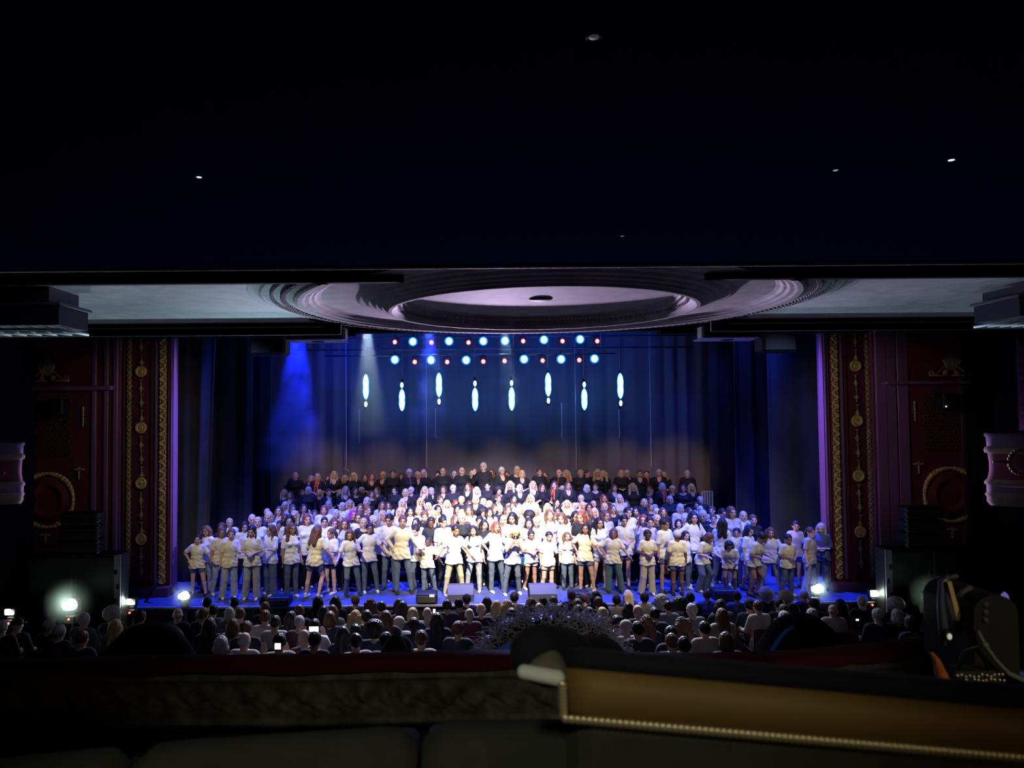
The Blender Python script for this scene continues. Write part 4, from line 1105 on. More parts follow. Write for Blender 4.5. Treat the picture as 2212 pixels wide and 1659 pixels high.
# two short beams behind the lip, either side of the rose
for s, xe in ((-1, P(872, 600, 6.56).x), (1, P(1524, 600, 6.56).x)):
    x1_ = DC.x + s * 10.0
    MB().box(((xe + x1_) / 2, YB - .04, 1.19 + .3), (abs(x1_ - xe), .08, .6), bev=.008).build('trim_7' if s < 0 else 'trim_8', M_HEAD)
    struct(bpy.data.objects['trim_7' if s < 0 else 'trim_8'])
# downstand boxes with lattice undersides at the ends of the soffit
def pendant_box(s):
    if s < 0: Dn, Df, xn, xf, xw = 7.03, 7.58, 128, 190, -120
    else: Dn, Df, xn, xf, xw = 7.30, 7.95, 2178, 2105, 2400
    X0 = P(xf, 700, Df).x; X1 = P(xw, 700, Dn).x
    zb = .84 if s < 0 else .885; zt = 1.09 if s < 0 else 1.13
    root = empty('trim_9' if s < 0 else 'trim_10', ((X0 + X1) / 2, (Dn + Df) / 2, zb)); struct(root, 'boxed downstand under the soffit')
    w_ = abs(X1 - X0); d_ = Df - Dn
    MB().box((0, 0, (zt - zb) / 2 + .02), (w_, d_, zt - zb - .04)).build('casing', mat('grey_casing', (.13, .13, .19), .7), root)
    MB().box((0, 0, zt - zb + .0), (w_ + .06, d_ + .06, .035), bev=.008).build('cornice', mat('grey_cornice', (.3, .27, .36), .7), root)
    MB().box((s * .05, 0, (ZC - zb + zt - zb) / 2), (w_ - .1, d_ + .0, ZC - zt)).build('neck', MATS['grey_casing'], root)
    mb = MB(); n = 7
    for k in range(n):
        x_ = -w_ / 2 + w_ * k / n; x2 = x_ + w_ / n
        mb.tube([(x_, -d_ / 2, 0), (x2, d_ / 2, 0)], .012, 5); mb.tube([(x_, d_ / 2, 0), (x2, -d_ / 2, 0)], .012, 5)
    for yy in (-d_ / 2, d_ / 2): mb.tube([(-w_ / 2, yy, 0), (w_ / 2, yy, 0)], .016, 6)
    mb.tube([(w_ / 2 * -s, -d_ / 2, 0), (w_ / 2 * -s, d_ / 2, 0)], .016, 6)
    mb.build('lattice', mat('white_lattice', (.75, .82, .88), .5), root)
    return root
pendant_box(-1); pendant_box(1)
# unlit pin lamps in the near soffit; their emission stands in for reflected light
for x, y, r_, e, lab in ((430, 383, .014, 1.1, 'small white pin lamp catching light in the dark soffit at the left'), (2055, 346, .015, 1.6, 'small greenish pin lamp in the soffit nearest the right edge'),
                      (1805, 368, .013, .4, 'faint pin lamp in the soffit left of the greenish one'), (1283, 80, .018, .03, 'very faint pin lamp high in the middle of the soffit'), (1345, 510, .012, .12, 'very faint pin lamp just above the lip of the soffit')):
    p = PZ(x, y, ZN); t_ = empty('pin_lamp', p)
    MB().lathe([(r_ * 1.0, .004), (r_ * 1.3, -.001), (r_ * 1.5, .004)], (0, 0, 0), 'Z', 14).build('bezel', M_METAL, t_)
    MB().ball((0, 0, .002), (r_, r_, r_ * .3), 10, 6).build('bulb', mat('pin_glint_%d' % x, (.5, .5, .5), .5, emit=(.75, .9, .95), es=e), t_)
    tag(t_, lab, 'lamp')
# hanging black speakers either side under the header, and their pale brackets
def hang_box(xa, ya, xb, yb, D, lab, lit):
    a = P(xa, ya, D); b = P(xb, yb, D); r = empty('hanging_speaker', ((a.x + b.x) / 2, D, (a.z + b.z) / 2))
    MB().box((0, 0, 0), (abs(a.x - b.x), .5, abs(a.z - b.z)), bev=.05).build('cabinet', M_CAB, r)
    MB().box((0, -.26, 0), (abs(a.x - b.x) - .1, .02, abs(a.z - b.z) - .1), bev=.005).build('grille', M_GRILLE, r)
    tag(r, lab, 'loudspeaker')
hang_box(546, 700, 622, 768, 16.2, 'black speaker hanging under the header left of the blue beam', 1)
hang_box(1637, 700, 1712, 762, 16.2, 'black speaker hanging under the header at the right', 1)
for (xa, xb, ya, yb, lab) in ((626, 745, 733, 741, 'pale bottomed bridge panel beside the left hanging speaker'), (1512, 1637, 729, 737, 'pale bottomed bridge panel beside the right hanging speaker')):
    D = 16.4; a = P(xa, ya, D); b = P(xb, yb, D); r = empty('bridge_panel', ((a.x + b.x) / 2, D + .2, a.z))
    w_ = abs(b.x - a.x)
    MB().box((0, -.37, .16), (w_, .30, .3)).build('casing', M_HEAD, r)
    MB().box((0, -.1, -.03), (w_, .8, .035), bev=.005).build('pale_underside', mat('lilac_board', (.5, .45, .6), .7), r)
    s = 1 if xa < 1000 else -1
    MB().box((s * (w_ / 2 + .03), -.37, .09), (.08, .3, .26), bev=.01).build('end_plate', MATS['lilac_board'], r)
    MB().lathe([(0, -.06), (.14, -.06), (.16, -.035)], (0, -.1, 0), 'Z', 16).build('recess_ring', M_BLACK, r)
    tag(r, lab, 'panel')
struct(MB().box((CX, 16.55, P(1100, 716, 16.4).z + 1.0), (8.6, .3, 2.0)).build('wall_bridge', M_HEAD))
struct(MB().box((-5.1, 16.55, P(450, 727, 16.4).z + 1.0), (5.2, .3, 2.0)).build('wall_bridge', M_HEAD))
struct(MB().box((7.2, 16.55, P(1700, 718, 16.4).z + 1.0), (5.2, .3, 2.0)).build('wall_bridge', M_HEAD))

# ------------------------------------------------------------------ lamps over the stage
M_WLENS = mat('white_lens', (.8, .9, 1), .3, emit=(.72, .95, 1.0), es=9); M_RLENS = mat('red_lens', (1, .5, .4), .3, emit=(1.0, .35, .28), es=3.2)
M_HALO = mat('blue_halo_ring', (.05, .3, .9), .3, emit=(0.0, .28, .95), es=1.3)
M_TUBE = mat('cyan_white_tube', (.7, .95, 1), .3, emit=(.45, .88, 1.0), es=7); M_TUBEH = mat('blue_halo_glow', (.05, .35, 1), .3, emit=(0.0, .30, 1.0), es=1.5)
def can(x, y, D, white, lab):
    p = P(x, y, D); r = empty('stage_lamp', p); k = 1.0 if white else .6
    MB().lathe([(.0, .34), (.07 * k, .34), (.10 * k, .28), (.115 * k, .06), (.13 * k, .0), (.115 * k, .0)], (0, 0, 0), 'Y', 16).build('housing', M_METAL, r)
    MB().lathe([(.11 * k, .0), (.135 * k, -.01), (.12 * k, -.03), (.09 * k, -.02)], (0, 0, 0), 'Y', 20).build('rim', M_HALO if white else mat('red_halo_ring', (.5, .03, .02), .4, emit=(.5, .02, .02), es=.8), r)  # emissive ring paints the halo round the lens
    MB().ball((0, -.01, 0), (.092 * k, .04, .105 * k), 16, 8).build('lens', M_WLENS if white else M_RLENS, r)
    MB().tube([(-.13 * k, .1, 0), (-.13 * k, .1, .16), (.13 * k, .1, .16), (.13 * k, .1, 0)], .012, 6).build('yoke', M_METAL, r)
    MB().tube([(0, .1, .16), (0, .1, .24)], .018, 6).build('clamp', M_METAL, r)
    tag(r, lab, 'lamp', 'round stage lamps on the two bars')
r1 = [(853, 739, 0), (892, 738, 1), (932, 740, 0), (970, 737, 1), (1012, 740, 0), (1044, 737, 1), (1091, 736, 1), (1130, 737, 0), (1175, 734, 1), (1215, 737, 0), (1253, 733, 1), (1290, 737, 0)]
r2 = [(853, 777, 1), (896, 782, 0), (931, 778, 1), (966, 782, 0), (1007, 778, 1), (1044, 781, 0), (1090, 780, 0), (1132, 776, 1), (1172, 779, 0), (1212, 776, 1), (1251, 778, 0), (1284, 775, 1)]
for nm, rr in (('upper', r1), ('lower', r2)):
    for k, (x, y, wh) in enumerate(rr):
        can(x, y, 20.6 if nm == 'upper' else 20.35, wh, '%s round lamp on the %s bar, %s from the left' % ('white blue' if wh else 'small red', nm, nth(k + 1)))
def bar(y, x0_, x1_, D, lab, rad=.024):
    a = P(x0_, y, D); b = P(x1_, y, D); b.z = a.z; r = empty('lighting_bar', (a + b) / 2); L = (b.x - a.x) / 2
    MB().tube([(-L, 0, 0), (L, 0, 0)], rad, 8).build('pipe', M_STEEL, r)
    for s in (-.9, -.3, .3, .9): MB().tube([(s * L, 0, 0), (s * L, 0, 5.28 - r.location.z)], .008, 5).build('suspension_wire', M_STEEL, r)
    tag(r, lab, 'lighting bar')
bar(731, 640, 1520, 20.7, 'steel lighting bar carrying the upper row of round lamps'); bar(769, 700, 1330, 20.45, 'steel lighting bar carrying the lower row of round lamps')
bar(757, 600, 1500, 21.4, 'bare steel lighting bar crossing between the two lamp rows')
for k, (x, ya, yb, long_top) in enumerate(((790, 810, 880, 1), (868, 826, 886, 0), (948, 807, 874, 1), (1026, 822, 886, 0), (1105, 821, 885, 0), (1184, 807, 872, 1), (1262, 825, 884, 0), (1340, 808, 878, 1))):
    D = 20.9; a = P(x, ya, D); b = P(x, yb, D); r = empty('strip_lamp', (a.x, D, (a.z + b.z) / 2)); L = a.z - b.z; h = L / 2
    sg = 1 if long_top else -1
    z0_, z1_ = (-h + L * .27, h) if long_top else (-h, h - L * .27)
    zz = [z0_ + (z1_ - z0_) * q / 8 for q in range(9)]; pr = [.02, .055, .072, .070, .058, .070, .072, .055, .02]
    MB().lathe(list(zip(pr, zz)), (0, 0, 0), 'Z', 14).build('tube', M_TUBE, r)
    sm = -sg * (h - L * .10)
    MB().ball((0, 0, sm), (.045, .045, .085), 12, 8).build('bulb', mat('pale_bulb', (.9, .95, 1), .3, emit=(.75, .92, 1), es=4), r)
    MB().lathe([(.02, z0_ - .03), (.07, z0_ + .06), (.092, z0_ + .2), (.085, (z0_ + z1_) / 2), (.092, z1_ - .2), (.07, z1_ - .06), (.02, z1_ + .03)], (0, .02, 0), 'Z', 14, 0, math.pi).build('halo_shell', M_TUBEH, r)  # emissive half shell stands in for the blue halo round the tube
    MB().tube([(0, .09, -h - .06), (0, .09, h + .1)], .03, 6).build('spine', M_METAL, r)
    MB().tube([(0, .09, h + .1), (0, .09, 5.28 - r.location.z)], .006, 5).build('suspension_wire', M_STEEL, r)
    tag(r, 'hanging cyan white strip lamp, long part %s, %s from the left' % ('upward' if long_top else 'downward', nth(k + 1)), 'lamp', 'strip lamps hanging over the choir')
    d = bpy.data.lights.new('strip_glow', 'POINT'); d.energy = 5; d.color = (.05, .3, 1); d.shadow_soft_size = .1
    o = bpy.data.objects.new('strip_glow', d); COL.objects.link(o); o.location = (a.x, D + .35, (a.z + b.z) / 2)
for k, (x, y0_, y1_, bend, lab) in enumerate(((748, 760, 1018, 5, 'thin pale rope hanging furthest left with a bent end'), (922, 760, 1010, 0, 'thin pale rope hanging straight, second from the left'), (1245, 756, 1015, 0, 'thin pale rope hanging straight, right of the middle'),
                                        (1407, 756, 1010, 0, 'thin pale rope hanging straight, furthest right'), (941, 882, 946, 2, 'short hooked cable end left of the middle'), (1214, 870, 948, 2, 'short hooked cable end tinted violet right of the middle'), (1338, 884, 946, 0, 'short cable end below the furthest right strip lamp'), (776, 884, 958, 0, 'short cable end below the furthest left strip lamp'))):
    D = 21.3; pts = [Vector((P(x, y1_, D).x, D, 5.28 if y1_ > 990 else P(x, y0_, D).z)), P(x, y1_ - 12, D), P(x - bend * .4, y1_ - 6, D), P(x + bend, y1_, D)]
    tag(MB().tube(pts, .012 if y1_ > 990 else .014, 6).build('rope', mat('pale_rope', (.62, .62, .66), .8)), lab, 'rope')
# floor lamps along the front
M_FL = mat('floodlight_lens', (1, 1, .95), .3, emit=(.86, 1.0, .82), es=24); M_REDP = mat('red_pilot', (1, .2, .1), .4, emit=(1, .12, .06), es=4)
for k, (x, y, rad, red, D) in enumerate(((20, 1322, .10, (20, 1346), 14.2), (150, 1308, .155, (150, 1337), 14.2), (281, 1300, .11, (281, 1323), 15.2), (397, 1288, .125, None, 15.6), (1766, 1273, .135, (1761, 1296), 15.6), (1892, 1282, .12, (1883, 1306), 15.2), (2013, 1289, .13, (2007, 1316), 14.2))):
    p = P(x, y, D); side = 'left' if x < 1000 else 'right'
    r = empty('floor_lamp', p)
    MB().box((0, .09, -.02), (rad * 2.1, .12, rad * 1.6), bev=.02).build('housing', M_METAL, r)
    mb = MB(); n_ = 5
    for i in range(n_):
        for j in range(3): mb.ball((-rad * .8 + rad * 1.6 * (i + .5) / n_ * (1 - .22 * j), 0, -rad * .35 + rad * .36 * j), (rad * .20, .03, rad * (.24 - .04 * j)), 8, 6)
    if k in (1, 3, 4, 6): mb = MB().ball((0, 0, 0), (rad, .05, rad * .62), 18, 8).ball((rad * .25, 0, rad * .25), (rad * .6, .05, rad * .6), 14, 8)
    mb.build('lens', M_FL, r)
    MB().box((0, .1, -.20), (.16, .14, .2), bev=.02).build('yoke_base', M_METAL, r)
    if red:
        q = P(red[0], red[1], D); MB().ball((q.x - p.x, -.03, q.z - p.z), .022, 8, 6).build('pilot_lamp', M_REDP, r)
        MB().box((q.x - p.x, .08, q.z - p.z - .02), (.2, .16, .16), bev=.02).build('base', M_METAL, r)
    MB().tube([(0, .1, -.3), (0, .1, min(-.34, zf(D) - p.z if D < 15.9 else -.5))], .03, 8).build('stand', M_METAL, r)
    tag(r, 'bright white floodlight beside the stage, %s of %s on the %s' % (nth(k + 1 if x < 1000 else k - 3), 'four' if x < 1000 else 'three', side), 'lamp', 'floodlights along the foot of the stage')
    d = bpy.data.lights.new('flood_glow', 'SPOT'); d.energy = 30 if x < 1000 else 16; d.color = (.75, 1, .95); d.spot_size = R(150); d.spot_blend = 1; d.shadow_soft_size = .1
    o = bpy.data.objects.new('flood_glow', d); COL.objects.link(o); o.location = (p.x, D - .12, p.z + .05)
    o.rotation_euler = Vector((.3 if x < 1000 else -.3, -1, .30)).to_track_quat('-Z', 'Y').to_euler()
# glowing haze round the brightest floodlights
def puff(x, y, D, rad, power, lab):
    m = bpy.data.materials.new('lamp_haze'); m.use_nodes = True; nt = m.node_tree; nt.nodes.clear()
    out = nt.nodes.new('ShaderNodeOutputMaterial'); v = nt.nodes.new('ShaderNodeVolumeScatter'); v.inputs['Color'].default_value = (.85, 1, .95, 1)
    tc = nt.nodes.new('ShaderNodeTexCoord'); ln_ = nt.nodes.new('ShaderNodeVectorMath'); ln_.operation = 'LENGTH'; nt.links.new(tc.outputs['Object'], ln_.inputs[0])
    mr = nt.nodes.new('ShaderNodeMapRange'); mr.inputs['From Min'].default_value = 0; mr.inputs['From Max'].default_value = rad; mr.inputs['To Min'].default_value = .6; mr.inputs['To Max'].default_value = 0; mr.interpolation_type = 'SMOOTHERSTEP'; mr.inputs['From Max'].default_value = rad * .92
    nt.links.new(ln_.outputs['Value'], mr.inputs['Value']); nt.links.new(mr.outputs[0], v.inputs['Density']); nt.links.new(v.outputs[0], out.inputs['Volume'])
    p = P(x, y, D); o = MB().ball((0, 0, 0), rad, 20, 12).build('haze', m); o.location = p
    tag(o, lab, 'haze', kind='stuff')
    d = bpy.data.lights.new('flood_halo', 'SPOT'); d.energy = power; d.color = (.6, 1, .85); d.spot_size = R(175); d.spot_blend = 1; d.shadow_soft_size = .08
    l = bpy.data.objects.new('flood_halo', d); COL.objects.link(l); l.location = p + Vector((0, -.20, .05)); l.rotation_euler = Vector((0, -.6, 1)).to_track_quat('-Z', 'Y').to_euler()
puff(150, 1300, 14.1, .62, 15, 'faint bright haze round the second floodlight on the left')
puff(397, 1288, 15.6, .45, 9, 'faint bright haze round the floodlight nearest the stage on the left')
puff(1766, 1273, 15.6, .55, 10, 'faint bright haze round the floodlight nearest the stage on the right')
puff(2013, 1289, 14.2, .6, 12, 'faint bright haze round the outermost floodlight on the right')
# two floodlights also rake up at the soffit ends
spot(P(150, 1300, 13.6), P(100, 722, 7.3), 330, (.75, 1, 1), 16, .8)
spot(P(2013, 1280, 13.6), P(2150, 700, 7.7), 110, (.75, .9, 1), 16, .8)
# stage monitors
def wedge(xa, xb, yt, yb, D, lab, cut):
    a = P(xa, yt, D); b = P(xb, yb, D); w_ = b.x - a.x; h = a.z - SZ
    r = empty('stage_monitor', ((a.x + b.x) / 2, D, SZ)); mb = MB()
    if cut:
        poly = [(-.28, 0), (-.30, h * .5), (-.1, h), (.10, h * .98), (.26, h * .3), (.26, 0)]
        n = len(poly); vs = [(-w_ / 2, y, z) for y, z in poly] + [(w_ / 2, y, z) for y, z in poly]
        mb.add(vs, [tuple(range(n)), tuple(range(2 * n - 1, n - 1, -1))] + [(i, (i + 1) % n, (i + 1) % n + n, i + n) for i in range(n)])
        mb.build('cabinet', mat('grey_monitor', (.075, .07, .085), .6), r)
        MB().box((w_ / 2 * .985 * cut, -.02, h * .5), (.03, .34, h * .6), bev=.01).build('side_plate', M_CAB, r)
    else:
        mb.box((0, 0, h / 2), (w_, .45, h), bev=.03).build('cabinet', M_CAB, r)
        MB().box((0, -.235, h / 2), (w_ - .06, .02, h - .06), bev=.005).build('grille', mat('olive_grille', (.075, .07, .06), .7), r)
        MB().box((0, -.2, h + .002), (w_ - .04, .05, .01)).build('top_edge', M_STEEL, r)
    tag(r, lab, 'loudspeaker', 'monitors along the stage edge')
wedge(583, 628, 1287, 1312, 16.05, 'dark box monitor at the left of the stage edge', 0)
wedge(900, 945, 1279, 1310, 16.15, 'black box monitor just left of the first grey wedge', 0)
wedge(967, 1023, 1262, 1297, 16.35, 'grey wedge monitor left of centre', 1)
wedge(1142, 1200, 1261, 1297, 16.35, 'grey wedge monitor right of centre', -1)
wedge(1228, 1273, 1277, 1308, 16.1, 'black box monitor right of the second grey wedge', 0)
wedge(1538, 1586, 1272, 1300, 16.15, 'black box monitor with a bright top edge at the right', 0)

# ------------------------------------------------------------------ haze in the beams
def haze_mat(name, col, dens, scale, thr, z0, z1, w0=.2, w1=.9, L=4.3):
    m = bpy.data.materials.new(name); m.use_nodes = True; nt = m.node_tree; nt.nodes.clear()
    out = nt.nodes.new('ShaderNodeOutputMaterial'); v = nt.nodes.new('ShaderNodeVolumeScatter'); v.inputs['Color'].default_value = (*col, 1); v.inputs['Anisotropy'].default_value = 0.0
    tc = nt.nodes.new('ShaderNodeTexCoord'); n = nt.nodes.new('ShaderNodeTexNoise'); n.inputs['Scale'].default_value = scale; n.inputs['Detail'].default_value = 5; n.inputs['Roughness'].default_value = .65
    nt.links.new(tc.outputs['Object'], n.inputs['Vector'])
    mr = nt.nodes.new('ShaderNodeMapRange'); mr.inputs['From Min'].default_value = thr; mr.inputs['From Max'].default_value = thr + .22
    mr.inputs['To Min'].default_value = dens * .05; mr.inputs['To Max'].default_value = dens
    nt.links.new(n.outputs['Fac'], mr.inputs['Value'])
    sp = nt.nodes.new('ShaderNodeSeparateXYZ'); nt.links.new(tc.outputs['Object'], sp.inputs[0])
    g = nt.nodes.new('ShaderNodeMapRange'); g.inputs['From Min'].default_value = z0; g.inputs['From Max'].default_value = z1; g.inputs['To Min'].default_value = 0; g.inputs['To Max'].default_value = 1
    nt.links.new(sp.outputs['Z'], g.inputs['Value'])
    mu = nt.nodes.new('ShaderNodeMath'); mu.operation = 'MULTIPLY'; nt.links.new(mr.outputs[0], mu.inputs[0]); nt.links.new(g.outputs[0], mu.inputs[1])
    def mth(op, a_, b_=None):
        q = nt.nodes.new('ShaderNodeMath'); q.operation = op
        for i_, s_ in enumerate((a_, b_)):
            if s_ is None: continue
            if isinstance(s_, (int, float)): q.inputs[i_].default_value = s_
            else: nt.links.new(s_, q.inputs[i_])
        return q.outputs[0]
    rr = mth('SQRT', mth('ADD', mth('MULTIPLY', sp.outputs['X'], sp.outputs['X']), mth('MULTIPLY', sp.outputs['Y'], sp.outputs['Y'])))
    RR = mth('ADD', mth('MULTIPLY', sp.outputs['Z'], -(w1 - w0) / L), w0)
    fall = nt.nodes.new('ShaderNodeMapRange'); fall.interpolation_type = 'SMOOTHSTEP'
    nt.links.new(mth('DIVIDE', rr, RR), fall.inputs['Value']); fall.inputs['From Min'].default_value = 1.0; fall.inputs['From Max'].default_value = .25
    fall.inputs['To Min'].default_value = 0; fall.inputs['To Max'].default_value = 1
    nt.links.new(mth('MULTIPLY', mu.outputs[0], fall.outputs[0]), v.inputs['Density'])
    nt.links.new(v.outputs[0], out.inputs['Volume'])
    return m
def beam(x0_, y0_, x1_, y1_, w0, w1, D, m, power, color, lab, ang):
    a = P(x0_, y0_, D); b = P(x1_, y1_, D); L = (a - b).length
    mb = MB(); n = 24; vs = []
    o = empty_dir = None
    mb.lathe([(0, 0), (w0, 0), (w0 + (w1 - w0) * .35, -L * .3), (w1 * .9, -L * .7), (w1, -L), (0, -L)], (0, 0, 0), 'Z', n)
    o = mb.build('haze', m); o.location = a; o.rotation_euler = (b - a).to_track_quat('-Z', 'Y').to_euler()
    tag(o, lab, 'haze', kind='stuff')
    spot(a + (a - b).normalized() * .35, b, power, color, ang, .5, .05)
beam(645, 690, 633, 1020, .25, 1.15, 20.0, haze_mat('blue_haze', (.8, .85, 1), 1.3, 1.5, .36, -4.3, -3.0, .25, 1.25), 6500, (.004, .012, 1.0), 'blue lit smoke drifting in the beam left of the rig', 26)
beam(793, 690, 798, 950, .2, .75, 20.2, haze_mat('pale_haze', (.8, .9, 1), 1.1, 1.6, .22, -3.4, -2.6, .2, .75, 3.4), 1100, (.55, .80, 1.0), 'pale smoke in the beam over the left of the choir', 20)
beam(1084, 690, 1112, 930, .15, .55, 20.3, haze_mat('faint_haze', (.8, .9, 1), .9, 2.4, .45, -3.2, -1.5, .15, .55, 3.2), 700, (.45, .75, 1.0), 'faint smoke in the beam over the middle of the choir', 18)
beam(925, 690, 930, 960, .25, .9, 20.4, haze_mat('thin_haze', (.8, .85, 1), .9, 1.6, .42, -3.5, -1.8, .25, .9, 3.5), 3500, (.02, .05, 1.0), 'thin blue smoke left of the middle strip lamps', 22)
# ================================================================== AUDIENCE IN THE STALLS
# x, y of each head in the photograph, hair colour + style, top
AUD = """4 1356 gSd;38 1351 bCd;108 1352 gSd;129 1366 gSd;178 1380 nSd;182 1340 gSm;243 1330 gAd;251 1354 bLm;304 1334 kSm;385 1328 xFd;440 1328 nSd;448 1304 kSd;453 1352 kLd;461 1321 kSm;478 1394 gBd;496 1326 gBm;504 1352 nLy;506 1304 kSd;519 1328 nSd;529 1384 xFy;532 1359 nSd;570 1302 kSd;573 1314 nSd;573 1334 nSy;595 1346 kSy;604 1388 kSy;629 1336 kLd;647 1321 nSd;647 1346 gSp;657 1378 xXp;680 1355 kSw;681 1384 kSd;687 1301 kLd;700 1323 kLd;713 1337 nBd;718 1321 nLm;725 1301 kLd;740 1371 kLd;768 1298 nSd;768 1333 bWy;768 1366 kSd;768 1388 kSy;792 1334 kSd;801 1306 nWd;809 1364 kAd;824 1313 kSd;834 1336 nLd;834 1387 kSm;862 1306 nLd;862 1348 bCy;870 1313 kLd;892 1328 bBd;894 1351 kPd;910 1382 nSy;923 1326 gFs;944 1340 kLd;966 1309 kSd;990 1360 nSd;991 1306 kSp;1008 1296 kCd;1014 1328 xFp;1039 1317 xFd;1052 1303 kLd;1073 1311 bLm;1095 1311 bWd;1105 1329 kSd;1111 1292 kSm;1146 1306 nWd;1165 1315 xXd;1173 1303 kLd;1195 1301 nSd;1235 1288 nSd;1248 1308 nBd;1249 1322 nSm;1261 1293 nSd;1273 1328 kSd;1286 1290 kLd;1292 1303 nSd;1301 1326 bLd;1332 1298 kSs;1332 1346 kSd;1352 1357 gCy;1356 1286 bLd;1357 1316 kLd;1377 1321 xXd;1377 1361 kSd;1392 1293 kSy;1397 1346 nWd;1414 1328 kSd;1428 1302 gAd;1430 1286 kSd;1443 1311 kSm;1449 1371 kSd;1451 1388 nSd;1468 1308 kAd;1472 1351 nWd;1478 1396 kSd;1491 1293 kSd;1494 1319 gSm;1521 1360 kSs;1527 1286 nSu;1554 1311 kLd;1557 1308 nSm;1559 1330 nLs;1568 1386 nBd;1592 1290 kSu;1619 1309 kCd;1637 1312 nSy;1654 1286 gAd;1664 1389 kSd;1683 1307 kSd;1693 1320 nSd;1694 1336 gSd;1697 1293 gAd;1737 1286 gSd;1754 1330 gSd;1758 1308 kCd;1799 1319 xFy;1815 1309 kLd;1862 1301 gSd;1896 1330 gSd;1933 1309 gAd;1938 1331 gBd;1968 1347 kBd;2021 1318 nSd"""
# flat cap / baseball cap
_c = [ell((0, .018, .045), (.094, .108, .090)), cone((-.03, -.10, .03), (-.02, -.16, .012), .05, .03), cone((.03, -.10, .03), (.02, -.16, .012), .05, .03)]
v_, q_ = nets(lambda p: np.maximum(union(p, _c, .015), np.where(p[:, 1] < -.06, np.abs(p[:, 2] - .022) - .009, -.01 - p[:, 2])), *bounds(_c, .01), .008)
CAP_ME = np_mesh('cap', [(v_, q_)])
CAPC = [mat('dark_felt', (.03, .03, .035), .9), mat('beige_felt', (.55, .48, .36), .9)]
# one theatre seat, shared by all
def seat_tree():
    r = empty('theatre_seat'); m = mat('red_plush', (.10, .010, .016), .95, sheen=.2)
    MB().box((0, .275, .60), (.47, .07, .50), bev=.03).build('backrest', m, r)
    MB().box((0, .0, .28), (.46, .46, .10), bev=.04).build('seat_cushion', m, r)
    for s in (-1, 1):
        MB().box((s * .25, .06, .25), (.03, .40, .42), bev=.01).build('arm_standard', M_METAL, r)
    return r
seat0 = seat_tree(); first = True
PH = []
def audience():
    global first
    rows = []
    for it in AUD.split(';'):
        x, y, c = it.split(); x, y = float(x), float(y)
        v = ray(x, y); t = -v.z / v.y; D = 1.66 / (t - .155); D = min(D, 15.3)
        rows.append((D, x, y, c))
    edges = (0, 10.1, 11.6, 13.1, 14.4, 99)
    names = ('back', 'fourth', 'third', 'second', 'front')
    rng = random.Random(5)
    for b in range(5):
        sub = sorted([r for r in rows if edges[b] <= r[0] < edges[b + 1]], key=lambda r: r[1])
        for k, (D, x, y, c) in enumerate(sub):
            global seat0
            D = settle(x, y, D, [q * .09 for q in range(-6, 7)], .56, .60)
            p = P(x, y, D); hc, hk, tc = c
            pose = 'S2' if rng.random() < .25 else 'S0'
            if (x, y) in ((604, 1388), (680, 1355)): pose = 'S1'
            man = hk in 'SFXC'
            s = rng.uniform(.97, 1.05)
            cap = hk == 'C'
            yaw = math.pi + R(rng.uniform(-12, 12))
            root = person((0, 0, 0), yaw, s, pose, hc if hc != 'x' else 'g', {'C': 'S'}.get(hk, hk) if hc != 'x' else hk, tc, 'long', 'k', 'slim', 0 if hc not in 'kn' else 1)
            hl = HEADT[pose].translation * s
            # rotate head offset by yaw
            ox = math.cos(yaw) * hl.x - math.sin(yaw) * hl.y; oy = math.sin(yaw) * hl.x + math.cos(yaw) * hl.y
            root.location = (p.x - ox, p.y - oy, p.z - hl.z)
            if cap: part('cap', CAP_ME, CAPC[1 if tc == 'y' else 0], root, mtx=HEADT[pose])
            who = 'spectator'
            hw = ('cap over %s hair' % HN[hc if hc in HN else 'g']) if cap else hair_words(hc if hc in HN else 'g', hk)
            root['label'] = '%s seen from behind, %s, %s clothing, %s stalls row, %s from left' % (who, hw, TN[tc], names[b], nth(k + 1))
            root['category'] = 'person'; root['group'] = 'audience seated in the stalls'
            st_ = seat0 if first else copy_tree(seat0)
            first = False
            st_.location = (root.location.x, root.location.y - .0, root.location.z); st_.rotation_euler = (0, 0, math.pi)
            st_['label'] = 'red plush seat, %s stalls row, under the %s spectator from the left' % (names[b], nth(k + 1)); st_['category'] = 'seat'; st_['group'] = 'occupied seats in the stalls'
audience()
# glowing phones held up in the audience
def phone(x, y, D, w_, h, es, lab, col=(.7, .72, 1)):
    p = P(x, y, D); r = empty('phone', p)
    MB().box((0, .006, 0), (w_ + .012, .009, h + .012), bev=.004).build('case', M_BLACK, r)
    MB().box((0, -.001, 0), (w_, .004, h), bev=.001).build('screen', mat('phone_screen_%d' % int(x), (.5, .5, .6), .4, emit=col, es=es), r)
    tag(r, lab, 'phone')
phone(678, 1359, 11.2, .145, .075, 3.0, 'bright phone held up sideways by a spectator left of centre')
phone(600, 1396, 9.1, .075, .075, 3.5, 'bright phone just above the red rail at the left')
phone(938, 1320, 12.6, .04, .07, 3.5, 'small bright phone in the middle of the stalls', (1, .9, .75))
phone(933, 1287, 14.2, .10, .05, 1.2, 'phone held up in front of the black monitor')
phone(1852, 1339, 12.4, .05, .03, 2.5, 'small bright phone in a lap at the right of the stalls')

# ================================================================== FOREGROUND
M_VELVET = mat('red_velvet', (.075, .003, .014), .95)
RZ = -.94
